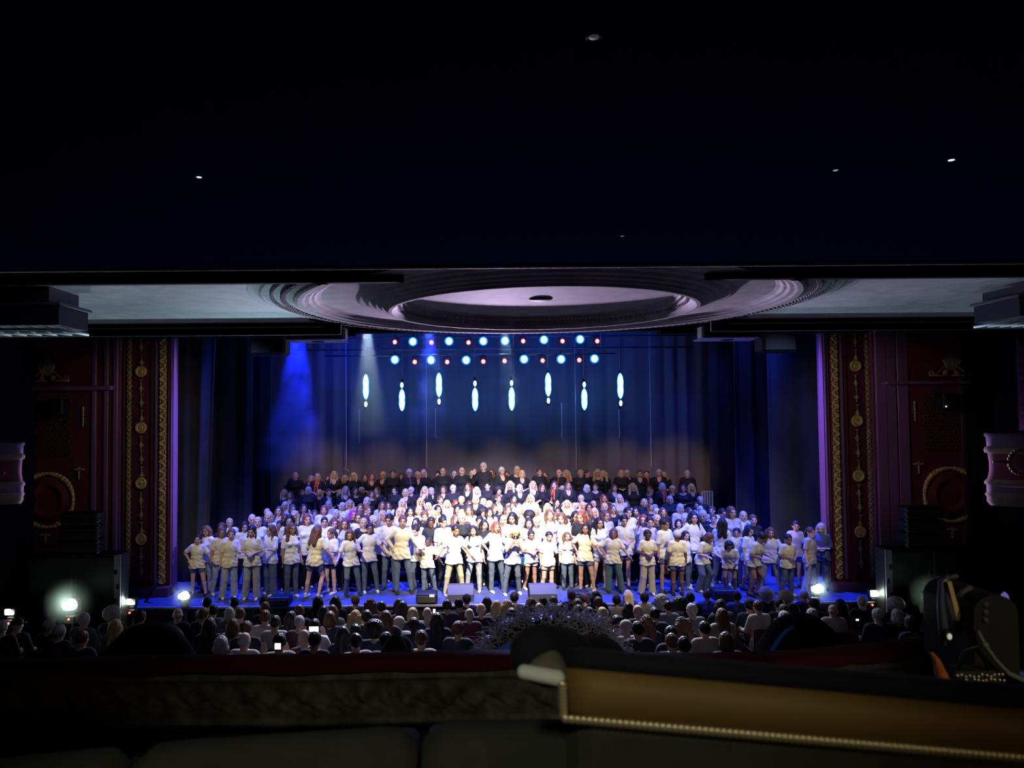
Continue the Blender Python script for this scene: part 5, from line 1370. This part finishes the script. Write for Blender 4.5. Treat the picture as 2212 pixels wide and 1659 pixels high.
# velvet-topped parapet, gently curved in plan
rail_px = [(-160, 1424), (0, 1421), (300, 1412), (700, 1409), (1100, 1401), (1500, 1407), (1700, 1402), (1880, 1387), (2035, 1368), (2250, 1350), (2500, 1335)]
rp = [PZ(x, y, RZ) for x, y in rail_px]
def spline(pts, n):
    out = []
    for i in range(len(pts) - 1):
        p0, p1, p2, p3 = pts[max(i - 1, 0)], pts[i], pts[i + 1], pts[min(i + 2, len(pts) - 1)]
        for k in range(n):
            t = k / n
            out.append(.5 * ((2 * p1) + (-p0 + p2) * t + (2 * p0 - 5 * p1 + 4 * p2 - p3) * t * t + (-p0 + 3 * p1 - 3 * p2 + p3) * t ** 3))
    out.append(pts[-1]); return out
path = spline(rp, 8)
root = empty('trim_11', (0, 0, -.028)); struct(root, 'velvet topped parapet in front of the camera')
mb = MB()
prof = [(-.055, -.034), (-.06, -.014), (-.045, .004), (-.01, .010), (.05, .006), (.09, -.008), (.10, -.04)]
vs = []; fs = []
rg = random.Random(3)
for i, p in enumerate(path):
    lump = .006 * math.sin(i * .9) + .004 * math.sin(i * 2.3)
    for (a_, b_) in prof: vs.append((p.x, p.y + a_, p.z + b_ * (1 + lump * 20)))
n_ = len(prof)
for i in range(len(path) - 1):
    for j in range(n_ - 1): fs.append((i * n_ + j, i * n_ + j + 1, (i + 1) * n_ + j + 1, (i + 1) * n_ + j))
mb.add(vs, fs, True); mb.build('velvet_pad', M_VELVET, root)
# parapet wall with a garland in relief, facing the camera
def relief(u, v):
    """u metres along, v 0..1 down the wall"""
    g = 0
    w_ = math.exp(-((v - .55) / .20) ** 2)
    g += w_ * .018 * (math.sin(u * 58 + 2 * math.sin(u * 7)) * math.cos(v * 9 + 3 * math.sin(u * 5)) + .7 * math.sin(u * 97 + 2 * math.sin(v * 14)) * math.sin(v * 21 + u * 13))
    g += .012 * math.exp(-((v - .16) / .03) ** 2) + .014 * math.exp(-((v - .93) / .035) ** 2)
    return g
NU, NV = 420, 26; vs = []; fs = []
L0 = path[0]; acc = 0
samp = []
for i in range(NU + 1):
    t = i / NU * (len(path) - 1); k = min(int(t), len(path) - 2); p = path[k].lerp(path[k + 1], t - k)
    samp.append(p)
for i, p in enumerate(samp):
    if i: acc += (p - samp[i - 1]).length
    for j in range(NV + 1):
        v = j / NV; vs.append((p.x, p.y - .03 - relief(acc, v), p.z - .030 - v * .215))
for i in range(NU):
    for j in range(NV): fs.append((i * (NV + 1) + j, i * (NV + 1) + j + 1, (i + 1) * (NV + 1) + j + 1, (i + 1) * (NV + 1) + j))
MB().add(vs, fs, True).build('carved_panel', mat('tarnished_gilding', (.105, .098, .070), .7, .1, noise=.5, nscale=16), root)
mb = MB(); vs = []; fs = []
for p in path: vs += [(p.x, p.y - .10, p.z - .27), (p.x, p.y - .10, p.z - .36), (p.x, p.y + .09, p.z - .36), (p.x, p.y + .09, p.z - .02)]
for i in range(len(path) - 1):
    for j in range(3): fs.append((i * 4 + j, i * 4 + j + 1, (i + 1) * 4 + j + 1, (i + 1) * 4 + j))
    fs.append((i * 4, i * 4 + 3 if False else i * 4, (i + 1) * 4, (i + 1) * 4)) if False else None
mb.add(vs, [f for f in fs if f]); mb.build('parapet_base', mat('dark_paint', (.014, .016, .026), .8), root)
struct(MB().box((.3, 1.3, -1.36), (9, 3.0, .1)).build('floor', mat('gangway_carpet', (.012, .013, .018), .95)))
# grey seat backs of the row in front
M_GREY = mat('grey_upholstery', (.040, .042, .036), .9, noise=.15, nscale=20)
def grey_seat(xa, xb, ya, yb, D0_, D1_, lab):
    a = P(xa, ya, D0_); b = P(xb, yb, D1_); r = empty('grey_seat', ((a.x + b.x) / 2, (a.y + b.y) / 2, min(a.z, b.z) - .55))
    q0 = a - r.location; q1 = b - r.location
    mb = MB(); n = 14; vs = []; fs = []
    for i in range(n + 1):
        u = i / n; c = q0.lerp(q1, u); e = .03 * (max(0, abs(u - .5) * 2 - .8) / .2) ** 2
        for (dy, dz) in ((-.02, -.55), (-.035, -.25), (-.025, -.02), (0, 0), (.04, 0), (.065, -.03), (.07, -.55)): vs.append((c.x, c.y + dy, c.z + dz - (e if dz > -.3 else 0)))
    for i in range(n):
        for j in range(6): fs.append((i * 7 + j, i * 7 + j + 1, (i + 1) * 7 + j + 1, (i + 1) * 7 + j))
    fs.append(tuple(range(7))); fs.append(tuple(n * 7 + j for j in range(6, -1, -1)))
    mb.add(vs, fs, True); mb.build('backrest', M_GREY, r)
    for s in (0, 1):
        c = q0.lerp(q1, s); MB().box((c.x + (.03 if s == 0 else -.03), c.y + .1, .25), (.05, .10, .5), bev=.01).build('arm_standard', M_METAL, r)
    tag(r, lab, 'seat', 'grey backed seats in front of the camera')
grey_seat(-260, 262, 1690, 1632, 1.12, 1.16, 'grey upholstered seat back at the lower left corner')
grey_seat(270, 900, 1630, 1586, 1.17, 1.24, 'grey upholstered seat back second from the left')
grey_seat(912, 1530, 1578, 1572, 1.25, 1.20, 'grey upholstered seat back below the white soled shoe')
# near chair with a brown padded back, nail-head trim and black top roll
ch = empty('upholstered_chair'); 
C0 = P(1222, 1556, 1.02); C1 = P(2300, 1652, .88)
tl = P(1222, 1400, 1.02); 
def lerp(a, b, t): return a + (b - a) * t
def chair_surface(rows, name, m, n=40, smooth=True):
    """rows: list of (y-left pixel, y-right pixel, depth offset)"""
    vs = []; fs = []
    for i in range(n + 1):
        u = i / n; xpx = lerp(1222, 2300, u); e = max(0, 1 - u / .06)
        for (yl, yr, dd) in rows:
            D = lerp(1.02, .88, u) + dd + .03 * e * e
            vs.append(P(xpx, lerp(yl, yr, u), D))
    k = len(rows)
    for i in range(n):
        for j in range(k - 1): fs.append((i * k + j, (i + 1) * k + j, (i + 1) * k + j + 1, i * k + j + 1))
    fs.append(tuple(range(k))); fs.append(tuple(n * k + j for j in range(k - 1, -1, -1)))
    return MB().add(vs, fs, smooth).build(name, m, ch)
M_LEATH = mat('brown_leather', (.20, .125, .036), .6, noise=.10, nscale=6, bump=.1)
chair_surface([(1556, 1648, .03), (1552, 1644, -.005), (1530, 1620, -.016), (1490, 1580, -.018), (1450, 1550, -.006), (1436, 1536, .018), (1430, 1530, .05), (1556, 1648, .09)], 'padded_back', M_LEATH)
chair_surface([(1446, 1546, .012), (1438, 1532, .002), (1418, 1512, .004), (1404, 1494, .03), (1396, 1486, .08), (1398, 1488, .15), (1436, 1536, .16)], 'top_roll', mat('black_wool', (.008, .009, .018), .95))
chair_surface([(1556, 1646, .004), (1580, 1665, .0), (2300, 2300, .0), (2300, 2300, .06), (1556, 1646, .06)], 'outer_back', M_GREY, smooth=False)
M_NAIL = mat('antique_nickel', (.74, .66, .42), .34, .7)
nail0 = MB().ball((0, 0, 0), (.0062, .004, .0062), 10, 6).mesh('nail', M_NAIL); ns = 0
for k in range(82):
    u = k / 81; p = P(lerp(1222, 2290, u), lerp(1553, 1645, u), lerp(1.015, .875, u) - .006)
    link('nail', nail0, None, ch, p)
for k in range(9):
    p = P(1218 - k * .3, lerp(1546, 1480, k / 8), 1.012); link('nail', nail0, None, ch, p)
chair_surface([(1543, 1632, -.004), (1566, 1656, -.004), (1566, 1656, .004)], 'gimp_band', mat('grey_gimp', (.16, .155, .12), .8), smooth=False)
tag(ch, 'near chair with brown padded back, black top roll and nail head trim', 'chair')
# kneeling spectator in black trousers whose white-soled shoe rests against the chair
kn = empty('person', P(1170, 1480, 1.06))
o0 = kn.location.copy()
L_ = lambda x, y, D: np.array(P(x, y, D) - o0, f32)
sk = [cone(L_(1182, 1444, 1.09), L_(1194, 1424, 1.13), .018, .020)]
v_, q_ = nets(lambda p: union(p, sk, .01), *bounds(sk, .01), .006); part('body', np_mesh('calf', [(v_, q_)]), SKINS[1], kn)
tr = [cone(L_(1160, 1404, 1.12), L_(1215, 1416, 1.20), .034, .042), cone(L_(1165, 1412, 1.14), L_(1300, 1436, 1.35), .034, .052), cone(L_(1146, 1422, 1.12), L_(1215, 1432, 1.14), .022, .034)]
v_, q_ = nets(lambda p: union(p, tr, .03) + .0015 * np.sin(p[:, 0] * 90 + p[:, 2] * 60), *bounds(tr, .03), .008)
part('trousers', np_mesh('kneeling_trousers', [(v_, q_)]), mat('black_wool', (.008, .009, .018), .95), kn)
up = [cone(L_(1180, 1448, 1.085), L_(1188, 1434, 1.095), .024, .022), cone(L_(1150, 1452, 1.075), L_(1202, 1455, 1.075), .010, .016)]
v_, q_ = nets(lambda p: union(p, up, .015), *bounds(up, .02), .005)
sh = part('shoe', np_mesh('canvas_heel', [(v_, q_)]), mat('grey_canvas', (.12, .11, .085), .85), kn)
so = [cone(L_(1130, 1454, 1.03), L_(1206, 1468, 1.025), .0085, .0095), cone(L_(1132, 1448, 1.035), L_(1206, 1461, 1.03), .008, .0085)]
v_, q_ = nets(lambda p: union(p, so, .006), *bounds(so, .008), .0035)
part('sole', np_mesh('shoe_sole', [(v_, q_)]), mat('white_rubber', (.62, .68, .66), .55), sh)
tag(kn, 'person in black trousers, only a bent leg and white soled shoe in view', 'person')
# spectators right behind the parapet: domes of heads and shoulders close to us
def near_person(x, ytop, D, hc, hk, tc, s, lab, hs=1.0, pose='S0', yaw=math.pi, wide=1.0):
    p = P(x, ytop, D); HMt = HEADT[pose]
    root = person((0, 0, 0), yaw, s, pose, hc, hk, tc, 'long', 'k', 'slim', 0)
    top_z = (HMt.translation.z + (.13 if hk != 'A' else .185)) * s
    hl = HMt.translation * s; ox = math.cos(yaw) * hl.x - math.sin(yaw) * hl.y; oy = math.sin(yaw) * hl.x + math.cos(yaw) * hl.y
    root.location = (p.x - ox * wide, p.y - oy, p.z - top_z); root.scale.x *= wide
    root['label'] = lab; root['category'] = 'person'
    return root
fz = near_person(1192, 1330, 3.35, 'k', 'A', 'd', 1.25, 'spectator with frizzy dark hair lit blue and a shiny hair band, behind the parapet', wide=1.6)
# loose curls standing off the frizzy hair, light put into their pale colour
rg = random.Random(12); mb = MB(); c = HEADT['S0'].translation + Vector((0, .03, .05))
for k in range(1100):
    th = rg.uniform(0, 2 * math.pi); ph = math.acos(rg.uniform(-.35, 1)); n_ = Vector((math.sin(ph) * math.cos(th), math.sin(ph) * math.sin(th), math.cos(ph)))
    t1 = n_.orthogonal().normalized(); t2 = n_.cross(t1); r0 = .135; pts = []; a0 = rg.uniform(0, 6.3); rc_ = rg.uniform(.004, .011); L_c = rg.uniform(.02, .065)
    for q in range(9): pts.append(c + n_ * (r0 + L_c * q / 8) + (t1 * math.cos(a0 + q * 1.1) + t2 * math.sin(a0 + q * 1.1)) * rc_)
    mb.tube(pts, [.0016] * 8 + [.0008], 3, cap=False)
mb.build('loose_curls', mat('lit_curls', (.34, .32, .38), .6), fz)['kind'] = 'stuff'
# shiny band over the frizzy hair, blue light put into its colour
mb = MB(); c = HEADT['S0'].translation
vs = []
for k in range(17):
    t = -1.0 + 2.0 * k / 16
    for rr_ in (.150, .182): vs += [(c.x + rr_ * math.sin(t), c.y + .135 + .03 * math.cos(t), c.z - .01 + rr_ * math.cos(t)), (c.x + rr_ * math.sin(t), c.y + .125 + .03 * math.cos(t), c.z - .01 + rr_ * math.cos(t))]
mb.add(vs, [(k * 4 + a_, k * 4 + b_, k * 4 + 4 + b_, k * 4 + 4 + a_) for k in range(16) for a_, b_ in ((0, 2), (2, 3), (3, 1), (1, 0))], False)
mb.build('hair_band', mat('blue_lit_band', (.10, .22, .9), .25, spec=.8), fz)
def dome(x, ytop, w_px, D, lab, m, rim):
    """bowed back of a spectator in a dark jacket"""
    p = P(x, ytop, D); w_ = w_px / F * D; h = .5
    root = empty('person', (p.x, D, p.z - h))
    pr = [ell((0, .12, h - .34), (w_ * .62, .24, .34)), ell((0, .0, h - .42), (w_ * .75, .20, .30))]
    v, q = nets(lambda q_: np.maximum(union(q_, pr, .06) + .003 * np.sin(q_[:, 0] * 40 + q_[:, 2] * 20), -q_[:, 2]), *bounds(pr, .05), .014)
    part('jacket', np_mesh('bowed_jacket', [(v, q)]), m, root)
    hd = [ell((.02, .30, h - .20), (.085, .10, .11)), cone((.02, .26, h - .28), (.0, .15, h - .35), .06, .07)]
    v, q = nets(lambda q_: union(q_, hd, .03), *bounds(hd, .02), .012); part('body', np_mesh('bowed_head', [(v, q)]), SKINS[1], root)
    hr = [ell((.02, .295, h - .17), (.096, .11, .11))]
    v, q = nets(lambda q_: hr[0][0](q_), *bounds(hr, .02), .012); part('hair', np_mesh('bowed_hair', [(v, q)]), HAIRC['k'], root)
    if rim:
        mb = MB(); mb.tube([(w_ * .62 * math.cos(t), .02, h - .34 + .33 * math.sin(t)) for t in [math.pi * (.62 + .36 * k / 12) for k in range(13)]], .010, 6); mb.build('rimlight', mat('blue_rimlight', (.03, .16, .8), .5), root)  # blue light on the jacket edge drawn as a coloured strip
    tag(root, lab, 'person')
M_JK = mat('navy_jacket', (.010, .012, .028), .9)
dome(297, 1362, 185, 3.6, 'spectator bowed forward in a dark jacket at the left behind the parapet', M_JK, 0)
dome(1758, 1341, 170, 3.5, 'spectator bowed forward in a dark jacket with blue piping at the right', M_JK, 1)
dome(848, 1385, 66, 4.6, 'spectator bowed low in a dark jacket, only a small dome over the rail', M_JK, 0)
# theatre lantern and bits clamped to the right end of the parapet
D = 1.9
ln = empty('stage_lantern', P(2105, 1450, D))
o0 = ln.location.copy(); lp = lambda x, y, dd=0: P(x, y, D + dd) - o0
a = lp(2072, 1450); b = lp(2160, 1272); w_ = b.x - a.x; n = 12
poly = [(a.x, a.z), (b.x, a.z), (b.x, b.z - w_ * .35)] + [((a.x + b.x) / 2 + w_ / 2 * math.cos(t), b.z - w_ * .42 + w_ * .42 * math.sin(t)) for t in [math.pi * k / n for k in range(n + 1)]] + [(a.x, b.z - w_ * .35)]
pc = [poly[0], poly[1]] + poly[3:-1]
MB().prism(pc, -.06, .14).build('housing', mat('matt_black_housing', (.020, .021, .020), .6), ln)
for k, y in enumerate((1292, 1309, 1325)):
    c = lp(2092, y); MB().lathe([(0, -.004), (.006, -.004), (.008, .0)], (c.x, -.062, c.z), 'Y', 12).build('vent', mat('vent_ring', (.08, .085, .08), .5), ln)
MB().tube([lp(2072, 1290), lp(2080, 1277), lp(2098, 1268)], .007, 6).build('rim_highlight', mat('grey_edge', (.10, .105, .095), .5), ln)  # highlight on the housing edge built as a paler strip
MB().tube([lp(2050, 1245), lp(2034, 1258), lp(2032, 1300), lp(2037, 1350), lp(2038, 1395)], [.007, .008, .009, .012, .007], 8).build('yoke', mat('blue_grey_steel', (.14, .17, .24), .4, .5), ln)
MB().tube([lp(2048, 1248), lp(2068, 1244)], .006, 6).build('yoke_bar', MATS['grey_edge'], ln)
c = lp(2050, 1293); q = [lp(2036, 1254), lp(2044, 1252), lp(2065, 1330), lp(2057, 1338)]
mb = MB(); mb.add([(v.x, -.02, v.z) for v in q] + [(v.x, .0, v.z) for v in q], [(0, 1, 2, 3), (7, 6, 5, 4), (0, 4, 5, 1), (1, 5, 6, 2), (2, 6, 7, 3), (3, 7, 4, 0)])
mb.build('edge_glint', mat('pale_edge_glint', (.72, .58, .26), .5, .1, emit=(.72, .58, .26), es=.0), ln)  # pale strip stands in for light reflected off the bracket edge
MB().tube([lp(2063, 1300), lp(2064, 1362)], .008, 6).build('side_arm', MATS['blue_grey_steel'], ln)
MB().tube([lp(2112, 1362, -.07), lp(2126, 1392, -.08), lp(2150, 1425, -.08), lp(2178, 1455, -.08), lp(2230, 1478, -.08)], [.004, .006, .005, .006, .008], 8).build('cable', mat('grey_cable', (.22, .22, .19), .6), ln)
MB().ball(tuple(lp(2127, 1393, -.085)), .009, 8, 6).build('cable_tie', MATS['grey_cable'], ln)
MB().tube([lp(2180, 1448), lp(2240, 1470)], .011, 8).build('blue_lead', mat('blue_lead', (.03, .13, .5), .4), ln)
tag(ln, 'black lantern housing with yoke, glinting edge and cable clamped at the right of the parapet', 'lantern')
a = P(2062, 1455, 1.75); b = P(2172, 1502, 1.75)
sb = empty('studded_bag', ((a.x + b.x) / 2, 1.75, b.z)); w_ = b.x - a.x; h = a.z - b.z
MB().box((0, .04, h / 2), (w_, .08, h), bev=.012).build('body', mat('dark_glitter_cloth', (.03, .03, .025), .5), sb)
rg = random.Random(9); n = 0
sm_ = MB().ball((0, 0, 0), (.0042, .003, .0042), 8, 5).mesh('stud', mat('silver_stud', (.75, .72, .58), .25, .8))
for i in range(12):
    for j in range(5):
        link('stud', sm_, None, sb, (-w_ / 2 + w_ * (i + .5 + .2 * rg.uniform(-1, 1)) / 12, -.002, h * (j + .5 + .25 * rg.uniform(-1, 1)) / 5))
MB().tube([(-w_ * .3, .02, h), (-w_ * .2, .02, h + .05), (w_ * .1, .02, h + .06), (w_ * .3, .02, h)], .004, 6).build('handle', M_METAL, sb)
tag(sb, 'dark bag covered in silver studs at the foot of the lantern', 'bag')
og = MB().tube([P(2012, 1410, 1.7), P(2024, 1428, 1.7), P(2032, 1455, 1.68), P(2042, 1482, 1.66)], [.004, .008, .013, .016], 10).build('orange_torch', mat('orange_plastic', (.50, .14, .04), .5))
tag(og, 'orange plastic torch wand standing left of the studded bag', 'torch')
wl = empty('clip_light', P(2049, 1374, 1.85)); MB().box((0, .01, 0), (.022, .02, .028), bev=.004).build('case', M_BLACK, wl)
MB().ball((0, -.004, 0), (.006, .004, .008), 10, 6).build('lens', mat('clip_glow', (.8, .8, .7), .4, emit=(1, .95, .75), es=.35), wl)
tag(wl, 'tiny white clip light on the lantern yoke', 'lamp')
vl = empty('violet_lamp', P(2172, 1338, 2.6)); MB().lathe([(.0, -.10), (.035, -.10), (.038, -.04), (.022, .04), (.010, .09), (0, .10)], (0, 0, 0), 'Z', 14).build('shade', mat('violet_shade', (.25, .2, .5), .5, emit=(.22, .16, .52), es=.6), vl)
MB().lathe([(0, -.115), (.03, -.115), (.034, -.098)], (0, 0, 0), 'Z', 14).build('base', M_METAL, vl)
MB().tube([(0, 0, -.11), (0, 0, -.9)], .012, 8).build('stem', M_METAL, vl)
tag(vl, 'small violet glowing lamp at the right edge beyond the lantern', 'lamp')
# rear wall of the house
struct(MB().box((CX, -4.0, -1), (26, .2, 6)).build('wall_rear', M_HEAD))
